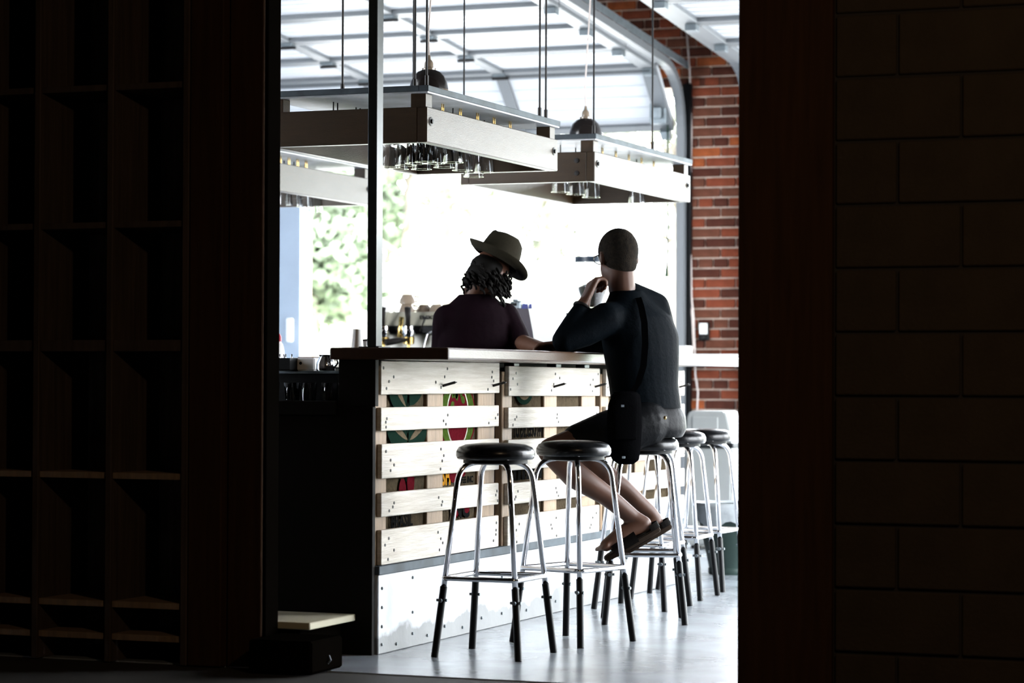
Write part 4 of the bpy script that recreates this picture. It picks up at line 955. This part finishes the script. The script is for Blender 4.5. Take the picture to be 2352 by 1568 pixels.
# ---- the barista in the hat
BZ = 11.70
def B_(px, py, dz=0.0): return at(px, py, BZ+dz)
hc = B_(1126, 622, 0)
fd = dirv(.50, .72, -.50).normalized(); sdb = fd.cross(HU).normalized()
roll_ = Quaternion(fd, math.radians(8)); sdb = roll_ @ sdb; ub = sdb.cross(fd).normalized(); HB = Matrix((sdb, fd, ub)).transposed()
b = bmn()
ball(b, hc+ub*.015, (.074, .094, .090), HB, 22); ball(b, hc+fd*.032-ub*.045, (.058, .066, .070), HB, 18); ball(b, hc+fd*.082-ub*.098, (.026, .024, .022), HB, 12)
ball(b, hc+fd*.104-ub*.028, (.013, .020, .024), HB, 10); ball(b, hc+fd*.098-ub*.066, (.022, .010, .008), HB, 10)
for s_ in (-1, 1):
    ball(b, hc+fd*.092-ub*.004+sdb*s_*.031, (.012, .008, .008), HB, 10); ball(b, hc-fd*.004-ub*.012+sdb*s_*.076, (.009, .019, .030), HB, 12)
nb = B_(1093, 668, .0)
limb(b, [hc-ub*.035-fd*.02, nb, B_(1094, 700, .02)], [.052, .055, .065])
lb = dirv(-.97, -.22, 0).normalized(); kb = dirv(.22, -.97, 0).normalized()
def sb_(px, py, dz, a, c): return (B_(px, py, dz), lb*a, kb*c)
hp_ = B_(1085, 960, .05)
loft(b, [sb_(1085, 960, .05, .14, .11), sb_(1088, 880, .03, .14, .105), sb_(1092, 790, .0, .16, .11), sb_(1094, 725, 0, .165, .095), sb_(1094, 690, 0, .09, .065)])
sL, sR = B_(1030, 735, -.03), B_(1158, 730, .04)
eL, wL = B_(1022, 842, .06), B_(1075, 880, .28)
eR, wR = B_(1192, 786, -.02), B_(1262, 806, -.30)
limb(b, [sL, eL, wL], [.05, .042, .029]); limb(b, [sR, eR, wR], [.05, .042, .029])
hand(b, wR, dirv(.62, -.55, -.10), dirv(0, 0, -1), 4, 1, (.35, .35, .4, .4)); hand(b, wL, dirv(.4, .8, -.2), dirv(0, 0, -1), 4, -1, (.5, .5, .5, .5))
flr = lambda p: V((p.x, p.y, 0))
for s_ in (-1, 1):
    h0 = hp_+lb*s_*.085; k0 = V((h0.x, h0.y, .50))+fd*0; f0 = V((h0.x, h0.y, .07)); fwd = dirv(.2, .97, 0)
    limb(b, [h0, k0, f0], [.085, .058, .04]); limb(b, [f0-HU*.03, f0+fwd*.15-HU*.035], [.036, .03])
RB = V((hp_.x, hp_.y, 0))
bar = fuse('person', b, SKIN, None, .007, 5); bar.data.transform(Matrix.Translation(-RB)); bar.location = RB
tag(bar, 'barista in a brown hat and plum T-shirt, back turned, behind the bar', 'person')
b = bmn()
loft(b, [sb_(1086, 965, .05, .168, .135), sb_(1088, 880, .03, .168, .130), sb_(1092, 800, .0, .180, .128), sb_(1094, 735, 0, .182, .112), sb_(1094, 700, 0, .130, .085), sb_(1093, 676, 0, .078, .066)], 26)
limb(b, [sL.lerp(sR, .2), sL, sL.lerp(eL, .72)], [.078, .074, .070]); limb(b, [sR.lerp(sL, .2), sR, sR.lerp(eR, .50), sR.lerp(eR, .86)], [.078, .074, .066, .062])
for k in range(4): limb(b, [sR.lerp(eR, .25+.17*k)+dirv(.8, -.6, .1)*.055, sR.lerp(eR, .40+.17*k)+dirv(-.2, -1, -.6)*.060], [.013, .008], 8)
fuse('shirt', b, SHIRTP, bar, .007, 4)
b = bmn()
loft(b, [sb_(1085, 1010, .05, .150, .13), sb_(1085, 960, .05, .160, .128), sb_(1087, 925, .04, .155, .12)], 24)
for s_ in (-1, 1): h0 = hp_+lb*s_*.085; limb(b, [h0-HU*.05, V((h0.x, h0.y, .5)), V((h0.x, h0.y, .09))], [.098, .074, .06])
fuse('trousers', b, BLKST, bar, .009, 4)
for s_ in (-1, 1):
    h0 = hp_+lb*s_*.085; fwd = dirv(.2, .97, 0); b = bmn(); limb(b, [V((h0.x, h0.y, .040))-fwd*.03, V((h0.x, h0.y, .042))+fwd*.16], [.040, .036]); box(b, h0.x-.04, h0.x+.04, h0.y-.06, h0.y+.20, 0, .02); fuse('shoe', b, LEATH, bar, .007, 2)
# curly hair: a mass of coils plus the loose locks by the face
rnd = random.Random(9); b = bmn()
ball(b, hc-fd*.015-ub*.01, (.082, .095, .075), HB, 18); ball(b, hc-fd*.055-ub*.050, (.070, .052, .055), HB, 16)
for k in range(170):
    a = rnd.uniform(0, 2*PI); hgt = rnd.uniform(-.085, .01); rad = rnd.uniform(.075, .100)
    if math.cos(a) > .75: continue                       # keep the face open
    base = hc+sdb*math.sin(a)*rad*.9+fd*math.cos(a)*rad*1.05+ub*hgt
    out = (sdb*math.sin(a)+fd*math.cos(a)).normalized(); ln = rnd.uniform(.04, .075); q0 = rnd.uniform(0, 6)
    pts = []
    for i in range(10):
        f_ = i/9; pts.append(base+out*(.014*f_)-HU*(ln*f_)+(sdb*math.cos(q0+f_*9)+fd*math.sin(q0+f_*9))*.010)
    tube(b, pts, .0055, 5)
for px, py, ln, amp, dz in ((1160, 640, .085, .010, -.02), (1168, 632, .07, .009, 0), (1154, 645, .06, .010, .01), (1164, 648, .075, .012, .02), (1172, 625, .05, .008, .02)):
    p = B_(px, py, dz); pts = [p+HR*amp*math.sin(i*.95)+HF*amp*math.cos(i*.95)-HU*(ln*i/14) for i in range(15)]
    tube(b, pts, [.0042]*12+[.0035, .003, .002], 5)
obj('hair', b, HAIRD, bar, True)
# felt hat, tipped forward
hz = (ub*.55+HU*.75+HR*.42-HF*.02).normalized(); hf_ = (dirv(.75, .62, 0)-hz*dirv(.75, .62, 0).dot(hz)).normalized(); hs = hf_.cross(hz).normalized()
hm = Matrix((hs, hf_, hz)).transposed().to_4x4(); hm.translation = B_(1140, 602, 0); hm = hm @ Matrix.Scale(1.07, 4)
b = bmn(); n = 48; rings = []
prof = [(.090, .006, 0), (.110, .004, 1), (.130, .004, 1), (.146, .008, 1), (.147, .012, 1), (.130, .009, 1), (.110, .009, 1), (.094, .014, 0)]
for r, z, cu in prof:
    rg = []
    for j in range(n):
        a = 2*PI*j/n; k_ = (r-.09)/.055
        dz = k_*k_*(.030*math.sin(a)**2*0+.022*math.cos(a)**2)-k_*.018*max(0, math.sin(a))+(k_**2)*.018*max(0, -math.sin(a))
        rg.append(b.verts.new(hm @ V((r*.94*math.cos(a), r*1.06*math.sin(a), z+dz))))
    rings.append(rg)
for A, B in zip(rings, rings[1:]+rings[:1]):
    for j in range(n): b.faces.new((A[j], A[(j+1) % n], B[(j+1) % n], B[j]))
ht = obj('hat', b, FELT, bar, True)
b = bmn(); rings = []
for r, z in ((.092, .004), (.090, .030), (.087, .060), (.082, .090), (.076, .112), (.066, .124), (.045, .122), (.02, .112), (.0, .108)):
    rg = []
    for j in range(n):
        a = 2*PI*j/n; pinch = 1-.16*math.exp(-((abs(math.cos(a))-.62)/.25)**2)*max(0, math.sin(a))*min(1, z/.10)
        zz_ = z-(.008*math.exp(-(math.cos(a)/.45)**2) if z > .11 else 0)-.018*max(0, math.sin(a))*(z/.12)**2
        rg.append(b.verts.new(hm @ V((r*.94*pinch*math.cos(a), r*1.08*math.sin(a), zz_))) if r > 0 else None)
    if r == 0: c0 = b.verts.new(hm @ V((0, 0, z-.006))); rg = [c0]*n
    rings.append(rg)
for A, B in zip(rings, rings[1:]):
    for j in range(n):
        q = []
        for v in (A[j], A[(j+1) % n], B[(j+1) % n], B[j]):
            if v not in q: q.append(v)
        if len(q) > 2: b.faces.new(q)
obj('crown', b, FELT, ht, True)
b = bmn(); rg = []
for z in (.008, .030):
    rg.append([b.verts.new(hm @ V((.0935*.94*math.cos(2*PI*j/n), .0935*1.08*math.sin(2*PI*j/n), z))) for j in range(n)])
for j in range(n): b.faces.new((rg[0][j], rg[0][(j+1) % n], rg[1][(j+1) % n], rg[1][j]))
bmesh.ops.solidify(b, geom=list(b.faces), thickness=.002); obj('hat_band', b, LEATH, ht, True)
